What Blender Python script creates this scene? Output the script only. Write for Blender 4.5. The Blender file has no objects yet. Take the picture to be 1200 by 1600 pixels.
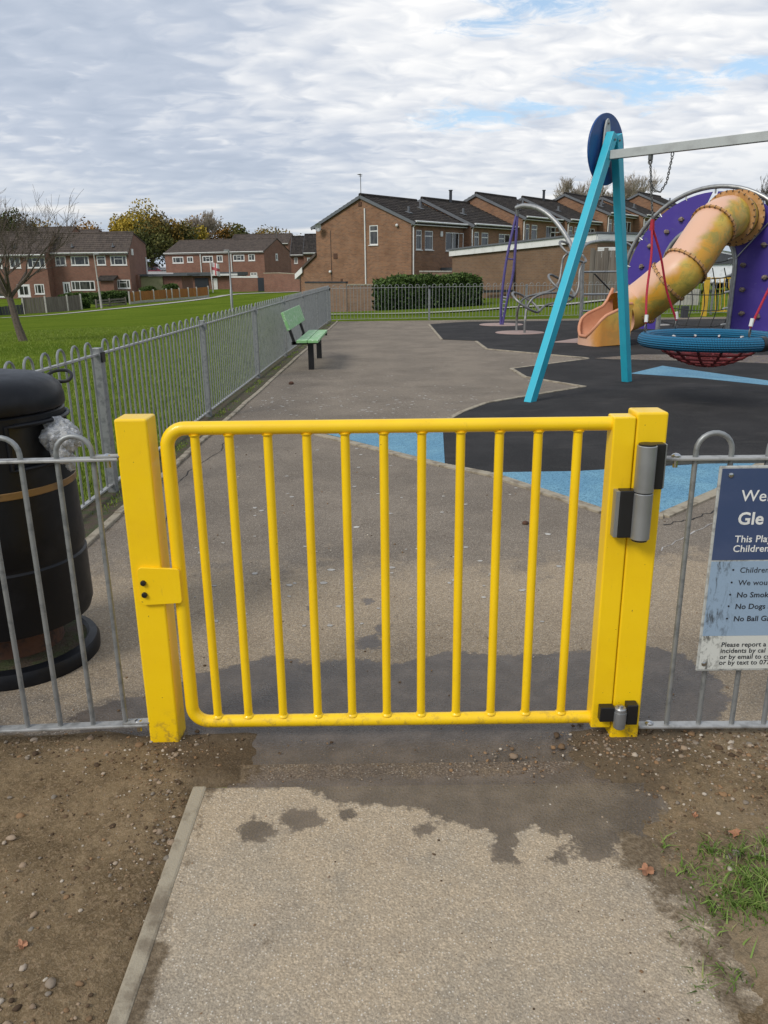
import bpy, math, random
import numpy as np
from math import radians, sin, cos, pi, atan2, sqrt
from mathutils import Vector, Matrix

random.seed(7)
RNG = np.random.default_rng(7)
scn = bpy.context.scene
COL = scn.collection

# ------------------------------------------------------------------ camera
CH = 1.55; PITCH = radians(17.2); ROLL = radians(-0.68); FPX = 1224.0
cam = bpy.data.cameras.new("camera"); camo = bpy.data.objects.new("camera", cam); COL.objects.link(camo)
RM = (Matrix.Rotation(pi/2-PITCH, 3, 'X') @ Matrix.Rotation(ROLL, 3, 'Z'))
camo.location = (0, 0, CH); camo.rotation_euler = RM.to_euler()
cam.sensor_fit = 'VERTICAL'; cam.sensor_height = 36; cam.sensor_width = 27; cam.lens = 36*FPX/1600
cam.clip_start = 0.05; cam.clip_end = 3000
scn.camera = camo
RMn = np.array(RM)

# ------------------------------------------------------------------ exposure, sky, sun
scn.view_settings.view_transform = 'Standard'; scn.view_settings.look = 'None'
scn.view_settings.exposure = 0.68; scn.view_settings.gamma = 1.0
scn.render.resolution_x = 768; scn.render.resolution_y = 1024
SUN_DIR = Vector((-0.62, -0.55, 0.72)).normalized()
sun = bpy.data.lights.new("sun", 'SUN'); sun.energy = 1.4; sun.angle = radians(20); sun.color = (1, .95, .86)
suno = bpy.data.objects.new("sun", sun); COL.objects.link(suno)
suno.rotation_euler = SUN_DIR.to_track_quat('Z', 'Y').to_euler()

w = bpy.data.worlds.new("World"); scn.world = w; w.use_nodes = True
nt = w.node_tree; nt.nodes.clear()

class NT:
    """small helper for node trees"""
    def __init__(s, nt): s.nt = nt
    def n(s, t, **k):
        x = s.nt.nodes.new(t)
        for a, b in k.items(): setattr(x, a, b)
        return x
    def put(s, sock, v):
        if isinstance(v, bpy.types.NodeSocket): s.nt.links.new(v, sock)
        elif v is not None:
            if isinstance(v, (tuple, list)) and len(v) == 3 and len(sock.default_value) == 4: v = (*v, 1)
            sock.default_value = v
    def math(s, op, a, b=None, c=None, clamp=False):
        x = s.n('ShaderNodeMath', operation=op); x.use_clamp = clamp
        s.put(x.inputs[0], a)
        if b is not None: s.put(x.inputs[1], b)
        if c is not None: s.put(x.inputs[2], c)
        return x.outputs[0]
    def vmath(s, op, a, b=None):
        x = s.n('ShaderNodeVectorMath', operation=op); s.put(x.inputs[0], a)
        if b is not None: s.put(x.inputs[1], b)
        return x.outputs['Value'] if op == 'DOT_PRODUCT' else x.outputs[0]
    def mix(s, f, a, b, mode='MIX'):
        x = s.n('ShaderNodeMix', data_type='RGBA', blend_type=mode)
        s.put(x.inputs[0], f); s.put(x.inputs[6], a); s.put(x.inputs[7], b)
        return x.outputs[2]
    def noise(s, vec, scale, detail=4, rough=.55, dist=0.0):
        x = s.n('ShaderNodeTexNoise'); s.put(x.inputs['Vector'], vec)
        x.inputs['Scale'].default_value = scale; x.inputs['Detail'].default_value = detail
        x.inputs['Roughness'].default_value = rough; x.inputs['Distortion'].default_value = dist
        return x.outputs['Fac']
    def voro(s, vec, scale, feature='F1'):
        x = s.n('ShaderNodeTexVoronoi', feature=feature); s.put(x.inputs['Vector'], vec)
        x.inputs['Scale'].default_value = scale
        return x
    def step(s, v, a, b):
        x = s.n('ShaderNodeMapRange', interpolation_type='SMOOTHSTEP'); s.put(x.inputs[0], v)
        s.put(x.inputs[1], a); s.put(x.inputs[2], b)
        return x.outputs[0]
    def comb(s, x, y, z):
        c = s.n('ShaderNodeCombineXYZ'); s.put(c.inputs[0], x); s.put(c.inputs[1], y); s.put(c.inputs[2], z)
        return c.outputs[0]
    def sep(s, v):
        c = s.n('ShaderNodeSeparateXYZ'); s.put(c.inputs[0], v); return c.outputs
    def scale(s, v, k):
        x = s.n('ShaderNodeVectorMath', operation='MULTIPLY'); s.put(x.inputs[0], v); x.inputs[1].default_value = k
        return x.outputs[0]

def ray(px, py):
    return RMn @ np.array([(px-600)/FPX, -(py-800)/FPX, -1.0])
def P(px, py, Y):                                   # point seen at a photo pixel, at forward distance Y
    d = ray(px, py); return np.array([0, 0, CH]) + d*(Y/d[1])
def G(px, py, z=0.0):                               # point on a level at a photo pixel
    d = ray(px, py); return np.array([0, 0, CH]) + d*((z-CH)/d[2])

N = NT(nt)
sky = N.n('ShaderNodeTexSky', sky_type='NISHITA'); sky.sun_disc = False
sky.sun_elevation = math.asin(SUN_DIR.z); sky.sun_rotation = atan2(SUN_DIR.x, SUN_DIR.y)
sky.air_density = 1.0; sky.dust_density = .6; sky.ozone_density = 1.5
tc = N.n('ShaderNodeTexCoord'); D = tc.outputs['Generated']
sx = N.sep(D)
zz = N.math('MAXIMUM', N.math('ADD', sx[2], .20), .02)
uv = N.comb(N.math('DIVIDE', sx[0], zz), N.math('DIVIDE', sx[1], zz), 0.0)
mp = N.n('ShaderNodeMapping'); N.put(mp.inputs[0], uv); mp.inputs['Rotation'].default_value = (0, 0, radians(-24)); mp.inputs['Scale'].default_value = (1.0, 1.5, 1)
rip = N.noise(mp.outputs[0], 8.5, 5, .5, .7)
pv = N.n('ShaderNodeTexVoronoi', feature='SMOOTH_F1'); N.put(pv.inputs['Vector'], N.vmath('ADD', mp.outputs[0], N.vmath('MULTIPLY', N.comb(rip, N.noise(mp.outputs[0], 6., 3), 0.), (.22, .22, 0)))); pv.inputs['Scale'].default_value = 9.; pv.inputs['Smoothness'].default_value = .8
rip2 = N.math('SUBTRACT', 1.05, pv.outputs['Distance'])
big = N.noise(uv, .75, 4, .5, .2)
val = N.math('ADD', N.math('MULTIPLY', big, .70), N.math('ADD', N.math('MULTIPLY', rip, .30), N.math('MULTIPLY', rip2, .15)))
dgl = ray(1080, 190); dgl /= np.linalg.norm(dgl)
glow = N.step(N.vmath('DOT_PRODUCT', D, tuple(dgl)), .86, 1.0)      # the thin bright part of the cloud deck
val = N.math('ADD', val, N.math('MULTIPLY', glow, .17))
cr = N.n('ShaderNodeValToRGB'); N.put(cr.inputs[0], val)
e = cr.color_ramp.elements
e[0].position = .46; e[0].color = (2.85, 3.3, 4.05, 1)
e[1].position = .80; e[1].color = (6.3, 6.3, 6.3, 1)
m1 = e.new(.58); m1.color = (3.45, 3.85, 4.55, 1)
m2 = e.new(.69); m2.color = (4.85, 5.05, 5.4, 1)
gap = None
for (gx, gy, ga, gb_) in ((735, 182, 120, 26), (810, 172, 90, 18), (1020, 130, 110, 40), (955, 115, 90, 22), (850, 8, 110, 30), (765, 38, 90, 20), (1180, 105, 60, 20)):
    d = ray(gx, gy); d /= np.linalg.norm(d); rt = np.cross(d, [0, 0, 1.]); rt /= np.linalg.norm(rt); up_ = np.cross(rt, d)
    a_ = N.vmath('DOT_PRODUCT', D, tuple(rt/ga*FPX)); b_ = N.vmath('DOT_PRODUCT', D, tuple(up_/gb_*FPX))
    rr_ = N.math('SQRT', N.math('ADD', N.math('MULTIPLY', a_, a_), N.math('MULTIPLY', b_, b_)))
    gk = N.math('MULTIPLY', N.step(rr_, 1.5, .0), N.math('GREATER_THAN', N.vmath('DOT_PRODUCT', D, tuple(d)), 0.))
    gap = gk if gap is None else N.math('MAXIMUM', gap, gk)
gfac = N.step(N.math('ADD', gap, N.math('MULTIPLY', N.math('SUBTRACT', .5, N.noise(mp.outputs[0], 7., 7, .68, .8)), 2.6)), .40, 1.15)
gfac = N.math('MULTIPLY', gfac, N.step(gap, .0, .45))
blue = N.mix(.5, sky.outputs[0], (3.3, 4.5, 5.7))
hz = N.step(sx[2], .0, .16)
hzc = N.mix(N.step(N.noise(N.comb(N.math('MULTIPLY', sx[0], 2.0), N.math('MULTIPLY', sx[1], 1.0), N.math('MULTIPLY', sx[2], 16)), 2.2, 5, .55, .4), .52, .72), (3.2, 3.65, 4.25), (6.3, 6.1, 5.7))
cloud = N.mix(hz, hzc, cr.outputs[0])
skyc = N.mix(gfac, cloud, blue)
bg = N.n('ShaderNodeBackground'); N.put(bg.inputs[0], skyc); bg.inputs[1].default_value = .1
wo = N.n('ShaderNodeOutputWorld'); nt.links.new(bg.outputs[0], wo.inputs[0])

# ------------------------------------------------------------------ mesh helpers
class MB:
    def __init__(s): s.v = []; s.f = []; s.n = 0
    def add(s, v, f):
        v = np.asarray(v, float).reshape(-1, 3); s.v.append(v)
        s.f += [tuple(i+s.n for i in q) for q in f]; s.n += len(v); return s
    def hexa(s, c8):
        return s.add(c8, [(0, 3, 2, 1), (4, 5, 6, 7), (0, 1, 5, 4), (1, 2, 6, 5), (2, 3, 7, 6), (3, 0, 4, 7)])
    def box(s, x0, x1, y0, y1, z0, z1):
        return s.hexa([(x0, y0, z0), (x1, y0, z0), (x1, y1, z0), (x0, y1, z0), (x0, y0, z1), (x1, y0, z1), (x1, y1, z1), (x0, y1, z1)])
    def beam(s, a, b, w, h, up=(0, 0, 1)):          # bar from a to b, w sideways, h along up
        a = np.array(a, float); b = np.array(b, float); d = b-a; d /= np.linalg.norm(d)
        up = np.array(up, float); sd = np.cross(d, up); sd /= np.linalg.norm(sd); u = np.cross(sd, d)
        q = [(-1, -1), (1, -1), (1, 1), (-1, 1)]
        return s.hexa([a+sd*w/2*i+u*h/2*j for i, j in q]+[b+sd*w/2*i+u*h/2*j for i, j in q])
    def tube(s, pts, r, n=8, closed=False, cap=True):
        p = np.asarray(pts, float); m = len(p)
        rr = np.full(m, r, float) if np.isscalar(r) else np.asarray(r, float)
        t = np.zeros_like(p)
        if closed: t = np.roll(p, -1, 0)-np.roll(p, 1, 0)
        else:
            t[1:-1] = p[2:]-p[:-2]; t[0] = p[1]-p[0]; t[-1] = p[-1]-p[-2]
        t /= np.linalg.norm(t, axis=1)[:, None]+1e-12
        ref = np.array([0, 0, 1.]) if abs(t[0][2]) < .9 else np.array([1., 0, 0])
        u = np.cross(t[0], ref); u /= np.linalg.norm(u); vs = []
        A = np.linspace(0, 2*pi, n, endpoint=False)
        for i in range(m):
            u = u-t[i]*np.dot(u, t[i]); u /= np.linalg.norm(u); v = np.cross(t[i], u)
            vs.append(p[i]+rr[i]*(np.cos(A)[:, None]*u+np.sin(A)[:, None]*v))
        f = []
        for i in range(m if closed else m-1):
            j = (i+1) % m
            for k in range(n):
                l = (k+1) % n; f.append((i*n+k, i*n+l, j*n+l, j*n+k))
        if cap and not closed: f += [tuple(range(n-1, -1, -1)), tuple((m-1)*n+k for k in range(n))]
        return s.add(np.concatenate(vs), f)
    def lathe(s, prof, c=(0, 0), n=40, caps=True):   # prof: (radius, z) list
        A = np.linspace(0, 2*pi, n, endpoint=False); vs = []
        for r, z in prof: vs += [(c[0]+r*cos(a), c[1]+r*sin(a), z) for a in A]
        m = len(prof); f = []
        for i in range(m-1):
            for k in range(n):
                l = (k+1) % n; f.append((i*n+k, i*n+l, (i+1)*n+l, (i+1)*n+k))
        if caps: f += [tuple(range(n-1, -1, -1)), tuple((m-1)*n+k for k in range(n))]
        return s.add(vs, f)
    def prism(s, poly, ext):                         # planar polygon extruded by a vector
        p = np.asarray(poly, float); k = len(p); q = p+np.array(ext, float)
        f = [tuple(range(k-1, -1, -1)), tuple(range(k, 2*k))]+[(i, (i+1) % k, k+(i+1) % k, k+i) for i in range(k)]
        return s.add(np.concatenate([p, q]), f)
    def quad(s, a, b, c, d): return s.add([a, b, c, d], [(0, 1, 2, 3)])
    def ball(s, c, r, n=8, m=6, sc=(1, 1, 1)):
        vs = [(0, 0, -1)]; f = []
        for i in range(1, m):
            a = -pi/2+pi*i/m
            vs += [(cos(a)*cos(2*pi*k/n), cos(a)*sin(2*pi*k/n), sin(a)) for k in range(n)]
        vs.append((0, 0, 1)); L = len(vs)-1
        for k in range(n):
            l = (k+1) % n; f.append((0, 1+l, 1+k)); f.append((L, 1+(m-2)*n+k, 1+(m-2)*n+l))
            for i in range(m-2): f.append((1+i*n+k, 1+i*n+l, 1+(i+1)*n+l, 1+(i+1)*n+k))
        return s.add(np.array(vs)*r*np.array(sc)+np.array(c), f)
    def build(s, name, m, parent=None, smooth=False, bevel=0, loc=None, segs=2):
        V = np.concatenate(s.v) if s.v else np.zeros((0, 3))
        org = np.array(loc if loc is not None else (parent['_o'] if parent is not None else (0, 0, 0)), float)
        me = bpy.data.meshes.new(name); me.from_pydata((V-org).tolist(), [], s.f); me.update()
        if smooth:
            me.polygons.foreach_set('use_smooth', [True]*len(me.polygons)); me.set_sharp_from_angle(angle=radians(38))
        me.materials.append(m)
        o = bpy.data.objects.new(name, me); COL.objects.link(o)
        if parent is not None: o.parent = parent; ORG[o.name] = org
        else: o.location = org
        o['_o'] = list(map(float, org))
        if bevel:
            b = o.modifiers.new('bevel', 'BEVEL'); b.width = bevel; b.segments = segs; b.limit_method = 'ANGLE'; b.angle_limit = radians(40)
            b.harden_normals = False
        return o
ORG = {}
def tag(o, label, cat, group=None, kind=None):
    if label: o['label'] = label
    if cat: o['category'] = cat
    if group: o['group'] = group
    if kind: o['kind'] = kind
    return o
def thing(name, label, cat, loc=(0, 0, 0), group=None):
    o = bpy.data.objects.new(name, None); COL.objects.link(o); o.location = tuple(map(float, loc)); o['_o'] = list(map(float, loc))
    o.empty_display_size = .2
    return tag(o, label, cat, group)
def struct(o, kind='structure'): o['kind'] = kind; return o
def copy_tree(o, parent=None):
    c = o.copy(); COL.objects.link(c)
    if parent is not None: c.parent = parent
    for ch in o.children: copy_tree(ch, c)
    return c
def arrmesh(name, V, F, m, attrs=None, smooth=False):  # big arrays: V (n,3), F (k,3|4)
    me = bpy.data.meshes.new(name); V = np.asarray(V, np.float32); F = np.asarray(F, np.int32); k = F.shape[1]
    me.vertices.add(len(V)); me.vertices.foreach_set('co', V.ravel())
    me.loops.add(F.size); me.loops.foreach_set('vertex_index', F.ravel())
    me.polygons.add(len(F)); me.polygons.foreach_set('loop_start', np.arange(0, F.size, k, dtype=np.int32))
    me.polygons.foreach_set('loop_total', np.full(len(F), k, np.int32))
    if smooth: me.polygons.foreach_set('use_smooth', np.ones(len(F), bool))
    me.update(calc_edges=True)
    for an, av in (attrs or {}).items():
        av = np.asarray(av, np.float32)
        if av.ndim == 1: a = me.attributes.new(an, 'FLOAT', 'POINT'); a.data.foreach_set('value', av)
        else: a = me.attributes.new(an, 'FLOAT_VECTOR', 'POINT'); a.data.foreach_set('vector', av.ravel())
    me.materials.append(m); o = bpy.data.objects.new(name, me); COL.objects.link(o); return o
def smoothcurve(pts, k=8, closed=False):
    p = [np.array(q, float) for q in pts]; out = []; n = len(p)
    for i in range(n if closed else n-1):
        if closed: a, b, c, d = p[i-1], p[i], p[(i+1) % n], p[(i+2) % n]
        else: a, b, c, d = p[max(i-1, 0)], p[i], p[i+1], p[min(i+2, n-1)]
        for j in range(k):
            t = j/k; out.append(.5*((2*b)+(-a+c)*t+(2*a-5*b+4*c-d)*t*t+(-a+3*b-3*c+d)*t**3))
    if not closed: out.append(p[-1])
    return out
def vnoise(x, y, seed=0):                              # smooth value noise
    r = np.random.default_rng(seed).random((256, 256)); xi = np.floor(x).astype(int); yi = np.floor(y).astype(int)
    fx = x-xi; fy = y-yi; fx = fx*fx*(3-2*fx); fy = fy*fy*(3-2*fy)
    g = lambda i, j: r[i % 256, j % 256]
    return (g(xi, yi)*(1-fx)+g(xi+1, yi)*fx)*(1-fy)+(g(xi, yi+1)*(1-fx)+g(xi+1, yi+1)*fx)*fy
def fbm(x, y, o=4, seed=0):
    s = 0; a = 1; t = 0
    for i in range(o): s = s+a*vnoise(x*2**i, y*2**i, seed+i); t += a; a *= .5
    return s/t
def sdist(X, Y, poly):                                 # signed distance to a polygon, positive inside
    poly = np.asarray(poly, float)[:, :2]; d = np.full(X.shape, 1e9); ins = np.zeros(X.shape, bool)
    for i in range(len(poly)):
        a = poly[i]; b = poly[(i+1) % len(poly)]; e_ = b-a
        t = np.clip(((X-a[0])*e_[0]+(Y-a[1])*e_[1])/(e_@e_+1e-12), 0, 1)
        d = np.minimum(d, np.hypot(X-a[0]-t*e_[0], Y-a[1]-t*e_[1]))
        c = ((a[1] > Y) != (b[1] > Y)) & (X < (b[0]-a[0])*(Y-a[1])/(b[1]-a[1]+1e-12)+a[0]); ins ^= c
    return np.where(ins, d, -d)

# ------------------------------------------------------------------ materials
def newmat(name):
    m = bpy.data.materials.new(name); m.use_nodes = True; m.node_tree.nodes.clear(); n = NT(m.node_tree)
    b = n.n('ShaderNodeBsdfPrincipled'); o = n.n('ShaderNodeOutputMaterial'); m.node_tree.links.new(b.outputs[0], o.inputs[0])
    return m, n, b
def coords(n, rnd=False):
    t = n.n('ShaderNodeTexCoord').outputs['Object']
    if rnd:
        r = n.n('ShaderNodeObjectInfo').outputs['Random']
        t = n.vmath('ADD', t, n.comb(n.math('MULTIPLY', r, 37.), n.math('MULTIPLY', r, 91.), n.math('MULTIPLY', r, 53.)))
    return t
def bump(n, b, h, strength=.5, dist=.01):
    x = n.n('ShaderNodeBump'); n.put(x.inputs['Height'], h); x.inputs['Strength'].default_value = strength; x.inputs['Distance'].default_value = dist
    n.nt.links.new(x.outputs[0], b.inputs['Normal']); return x
def plain(name, col, rough=.5, metal=0, col2=None, scale=8, lo=.45, hi=.7, bs=0, bscale=80, bdist=.002, coat=0, spec=None, rv=.12, detail=5):
    m, n, b = newmat(name); c = coords(n, True)
    nz = n.noise(c, scale, detail, .6)
    if col2 is None: col2 = tuple(x*.8 for x in col)
    n.put(b.inputs['Base Color'], n.mix(n.step(nz, lo, hi), col, col2))
    n.put(b.inputs['Roughness'], n.math('ADD', n.math('MULTIPLY', n.noise(c, scale*2.3, 3), rv*2), rough-rv))
    b.inputs['Metallic'].default_value = metal
    if coat: b.inputs['Coat Weight'].default_value = coat; b.inputs['Coat Roughness'].default_value = .15
    if spec is not None: b.inputs['Specular IOR Level'].default_value = spec
    if bs: bump(n, b, n.noise(c, bscale, 4, .6), bs, bdist)
    return m
M = {}
M['yellow_far'] = plain('yellow_paint', (.62, .38, .03), .5, col2=(.50, .30, .03), scale=3, coat=.25, bs=.12, bscale=60, bdist=.001)
m, n, b = newmat('yellow_paint_worn'); c = coords(n); s_ = n.sep(c)
col = n.mix(n.step(n.noise(c, 3, 5, .6), .4, .7), (.95, .62, .004), (.89, .555, .004))
gr = n.math('MULTIPLY', n.step(n.noise(c, 26, 6, .75), .50, .66), n.step(s_[2], .16, .01)); col = n.mix(n.math('MULTIPLY', gr, .7), col, (.20, .13, .05))
gr = n.math('MULTIPLY', n.step(n.noise(n.vmath('MULTIPLY', c, (1., 1., .25)), 60, 5, .7), .60, .72), .28); col = n.mix(gr, col, (.52, .33, .03))
ch = n.math('MULTIPLY', n.step(n.noise(c, 75, 3, .6), .735, .75), 1.); col = n.mix(ch, col, (.10, .06, .03))
n.put(b.inputs['Base Color'], col); n.put(b.inputs['Roughness'], n.math('ADD', .28, n.math('MULTIPLY', n.noise(c, 14, 5), .25))); b.inputs['Coat Weight'].default_value = .2; bump(n, b, n.noise(c, 50, 4, .6), .15, .0015); M['yellow'] = m
M['galv'] = plain('galvanised_steel', (.30, .31, .31), .5, .55, col2=(.19, .20, .205), scale=28, bs=.15, bscale=120, bdist=.001)
M['galv_rail'] = plain('galvanised_rail', (.42, .42, .41), .5, .45, col2=(.25, .25, .24), scale=22, bs=.2, bscale=120, bdist=.001)
M['galv_far'] = plain('galvanised_far', (.27, .28, .28), .55, .35, col2=(.20, .21, .215), scale=10)
M['binblack'] = plain('bin_plastic', (.005, .0055, .0075), .42, spec=.3, col2=(.012, .0125, .015), scale=9, lo=.5, hi=.75, bs=.15, bscale=200, bdist=.001)
M['blackrub'] = plain('black_plastic', (.012, .012, .013), .4)
M['gold'] = plain('gold_band', (.22, .12, .035), .45, col2=(.12, .07, .03), scale=12)
M['rust'] = plain('rust', (.10, .045, .025), .85, col2=(.04, .025, .02), scale=25, bs=.5, bscale=90, bdist=.004)
M['alu'] = plain('aluminium', (.36, .37, .38), .42, .7, col2=(.32, .33, .34), scale=5)
M['steel'] = plain('stainless', (.55, .55, .55), .25, 1.0)
M['tubesteel'] = plain('brushed_tube', (.40, .40, .39), .42, .75, col2=(.28, .28, .27), scale=7)
M['tubedull'] = plain('dull_tube', (.24, .24, .235), .5, .5, col2=(.16, .16, .155), scale=7)
M['teal'] = plain('teal_paint', (.03, .44, .58), .38, col2=(.03, .38, .52), scale=5, lo=.5, hi=.8, coat=.2)
M['navydisc'] = plain('navy_panel', (.008, .06, .22), .4)
M['beam'] = plain('beam_grey', (.46, .48, .47), .45, .1, col2=(.38, .39, .385), scale=5)
M['whitepl'] = plain('white_plastic', (.72, .72, .70), .4, col2=(.6, .6, .58))
M['redrope'] = plain('red_rope', (.42, .012, .035), .7, col2=(.25, .01, .03), scale=60, bs=.6, bscale=150, bdist=.003)
M['rednet'] = plain('red_net', (.15, .018, .02), .8, col2=(.07, .01, .012), scale=60)
M['blackrope'] = plain('black_rope', (.03, .03, .03), .75)
M['chain'] = plain('chain_steel', (.16, .16, .155), .5, .6)
M['purple'] = plain('purple_panel', (.055, .03, .26), .42, col2=(.075, .045, .30), scale=2.5, lo=.5, hi=.8)
m, n, b = newmat('purple_panel_scuffed'); c = coords(n); s_ = n.sep(c)
col = n.mix(n.step(n.noise(c, 2.2, 5, .6), .45, .8), (.060, .035, .27), (.085, .055, .31))
col = n.mix(n.math('MULTIPLY', n.step(n.noise(n.vmath('MULTIPLY', c, (1., 1., 1.8)), 2.4, 6, .7, .8), .60, .76), .65), col, (.10, .13, .15))
col = n.mix(n.math('MULTIPLY', n.step(n.noise(n.vmath('MULTIPLY', c, (1., 1., .4)), 9., 6, .8, 1.5), .66, .72), .6), col, (.30, .30, .34))
n.put(b.inputs['Base Color'], col); n.put(b.inputs['Roughness'], n.math('ADD', .32, n.math('MULTIPLY', n.noise(c, 5, 4), .3))); M['purple'] = m
M['purplemetal'] = plain('purple_metal', (.085, .065, .23), .4)
M['stonehold'] = plain('climbing_hold', (.16, .12, .10), .8, col2=(.30, .24, .20), scale=14, bs=.6, bscale=30, bdist=.01)
M['white'] = plain('white_upvc', (.74, .74, .72), .4, col2=(.62, .62, .60), scale=3)
M['greywhite'] = plain('concrete_post', (.42, .40, .36), .85, col2=(.30, .29, .26), scale=5)
M['lead'] = plain('lead_flashing', (.14, .15, .165), .6, .2)
M['darkflat'] = plain('felt_roof', (.10, .11, .12), .8)
M['darkdoor'] = plain('dark_door', (.025, .03, .04), .5)
M['benchgreen'] = plain('bench_green', (.22, .46, .19), .5, col2=(.50, .62, .46), scale=16, lo=.52, hi=.62)
M['carwhite'] = plain('car_white', (.75, .76, .78), .25, coat=.5)
M['carred'] = plain('car_red', (.22, .015, .03), .3, coat=.5)
M['cardark'] = plain('car_dark', (.05, .055, .07), .3, coat=.5)
M['tyre'] = plain('tyre', (.015, .015, .016), .8)
M['redlamp'] = plain('red_lamp', (.4, .01, .01), .3)
M['kerb'] = plain('kerb_concrete', (.34, .295, .22), .9, col2=(.19, .155, .11), scale=11, lo=.45, hi=.65, bs=.7, bscale=160, bdist=.003)
M['padpink'] = plain('pink_pad', (.34, .24, .21), .85, col2=(.27, .21, .19), scale=6, bs=.4, bscale=90)
M['padgrey'] = plain('grey_pad', (.33, .31, .29), .85, bs=.4, bscale=90)
M['bark'] = plain('bark', (.13, .10, .078), .9, col2=(.07, .055, .045), scale=20, bs=.8, bscale=60, bdist=.01)
M['barkfar'] = plain('bark_far', (.11, .095, .08), .9, col2=(.07, .06, .05), scale=5)
M['barkpale'] = plain('bark_pale', (.34, .29, .23), .9, col2=(.24, .20, .16), scale=5)
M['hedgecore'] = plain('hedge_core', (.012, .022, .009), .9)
def glass(name, c1, c2):
    m, n, b = newmat(name); c = coords(n, True); s_ = n.sep(c)
    cur = n.noise(n.comb(n.math('MULTIPLY', s_[0], 1.), n.math('MULTIPLY', s_[1], 1.), n.math('MULTIPLY', s_[2], .2)), 3.5, 3)
    n.put(b.inputs['Base Color'], n.mix(n.step(cur, .42, .62), c1, c2)); b.inputs['Roughness'].default_value = .08
    b.inputs['Specular IOR Level'].default_value = .7
    return m
M['glass'] = glass('window_glass', (.018, .02, .022), (.085, .085, .08))
M['carglass'] = glass('car_glass', (.015, .017, .02), (.03, .032, .035))
def brick(name, c1, c2, mortar, patch):
    m, n, b = newmat(name); t = n.n('ShaderNodeTexCoord'); s_ = n.sep(t.outputs['Object']); nn = n.sep(t.outputs['Normal'])
    k = n.math('GREATER_THAN', n.math('ABSOLUTE', nn[0]), n.math('ABSOLUTE', nn[1]))
    u = n.math('ADD', n.math('MULTIPLY', s_[1], k), n.math('MULTIPLY', s_[0], n.math('SUBTRACT', 1., k)))
    v = n.comb(u, s_[2], 0.)
    br = n.n('ShaderNodeTexBrick'); n.put(br.inputs['Vector'], v); n.put(br.inputs['Color1'], c1); n.put(br.inputs['Color2'], c2); n.put(br.inputs['Mortar'], mortar)
    br.inputs['Scale'].default_value = 1; br.inputs['Mortar Size'].default_value = .009; br.inputs['Brick Width'].default_value = .225; br.inputs['Row Height'].default_value = .075
    br.inputs['Bias'].default_value = -.1
    g = n.mix(n.step(n.noise(v, .9, 5, .6), .40, .68), br.outputs[0], n.mix(1., br.outputs[0], patch, 'MULTIPLY'))
    g = n.mix(n.math('MULTIPLY', n.step(n.noise(v, 6., 3), .5, .75), .5), g, (mortar[0]*.9, mortar[1]*.9, mortar[2]*.85))
    n.put(b.inputs['Base Color'], g); b.inputs['Roughness'].default_value = .9; bump(n, b, br.outputs['Fac'], -.4, .006)
    return m
M['brick_tan'] = brick('tan_brick', (.285, .138, .070), (.175, .084, .048), (.24, .175, .125), (.80, .76, .72))
M['brick_tan2'] = brick('tan_brick_wall', (.205, .118, .066), (.15, .088, .054), (.19, .145, .105), (.85, .82, .78))
M['brick_red'] = brick('red_brick', (.25, .108, .070), (.165, .075, .052), (.22, .155, .12), (.85, .8, .8))
M['brick_wall'] = brick('garden_brick', (.26, .155, .10), (.19, .115, .077), (.25, .195, .15), (.88, .85, .82))
def rooftile(name, c1, c2, lich):
    m, n, b = newmat(name); s_ = n.sep(n.n('ShaderNodeTexCoord').outputs['Object'])
    v = n.comb(n.math('MULTIPLY', s_[0], 3.3), n.math('MULTIPLY', s_[1], 3.2), 0.)
    vo = n.voro(v, 1.0); vo.inputs['Randomness'].default_value = .35
    col = n.mix(n.sep(vo.outputs['Color'])[0], c1, c2)
    lf = n.math('MULTIPLY', n.step(n.noise(n.comb(s_[0], s_[1], 0.), 3.2, 6, .7), .55, .72), .75)
    n.put(b.inputs['Base Color'], n.mix(lf, col, lich)); b.inputs['Roughness'].default_value = .9
    b.inputs['Specular IOR Level'].default_value = .25
    return m
M['tile'] = rooftile('dark_roof_tile', (.050, .042, .037), (.026, .022, .020), (.15, .125, .085))
M['tile_far'] = rooftile('brown_roof_tile', (.105, .083, .070), (.068, .055, .048), (.17, .14, .10))
def wood(name, c1, c2, k=9.):
    m, n, b = newmat(name); s_ = n.sep(coords(n, False))
    u = n.math('ADD', s_[0], s_[1])
    st = n.noise(n.comb(n.math('MULTIPLY', u, k), 0., n.math('MULTIPLY', s_[2], .5)), 1.0, 3)
    n.put(b.inputs['Base Color'], n.mix(n.step(st, .35, .65), c1, c2)); b.inputs['Roughness'].default_value = .85
    return m
M['wood_orange'] = wood('orange_fence_wood', (.36, .15, .035), (.27, .11, .03))
M['wood_grey'] = wood('weathered_fence_wood', (.19, .165, .14), (.12, .10, .085))
M['wood_dark'] = wood('dark_wood', (.03, .033, .04), (.05, .05, .055))
M['render'] = plain('mossy_render', (.30, .29, .16), .9, col2=(.20, .22, .10), scale=2)

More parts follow.
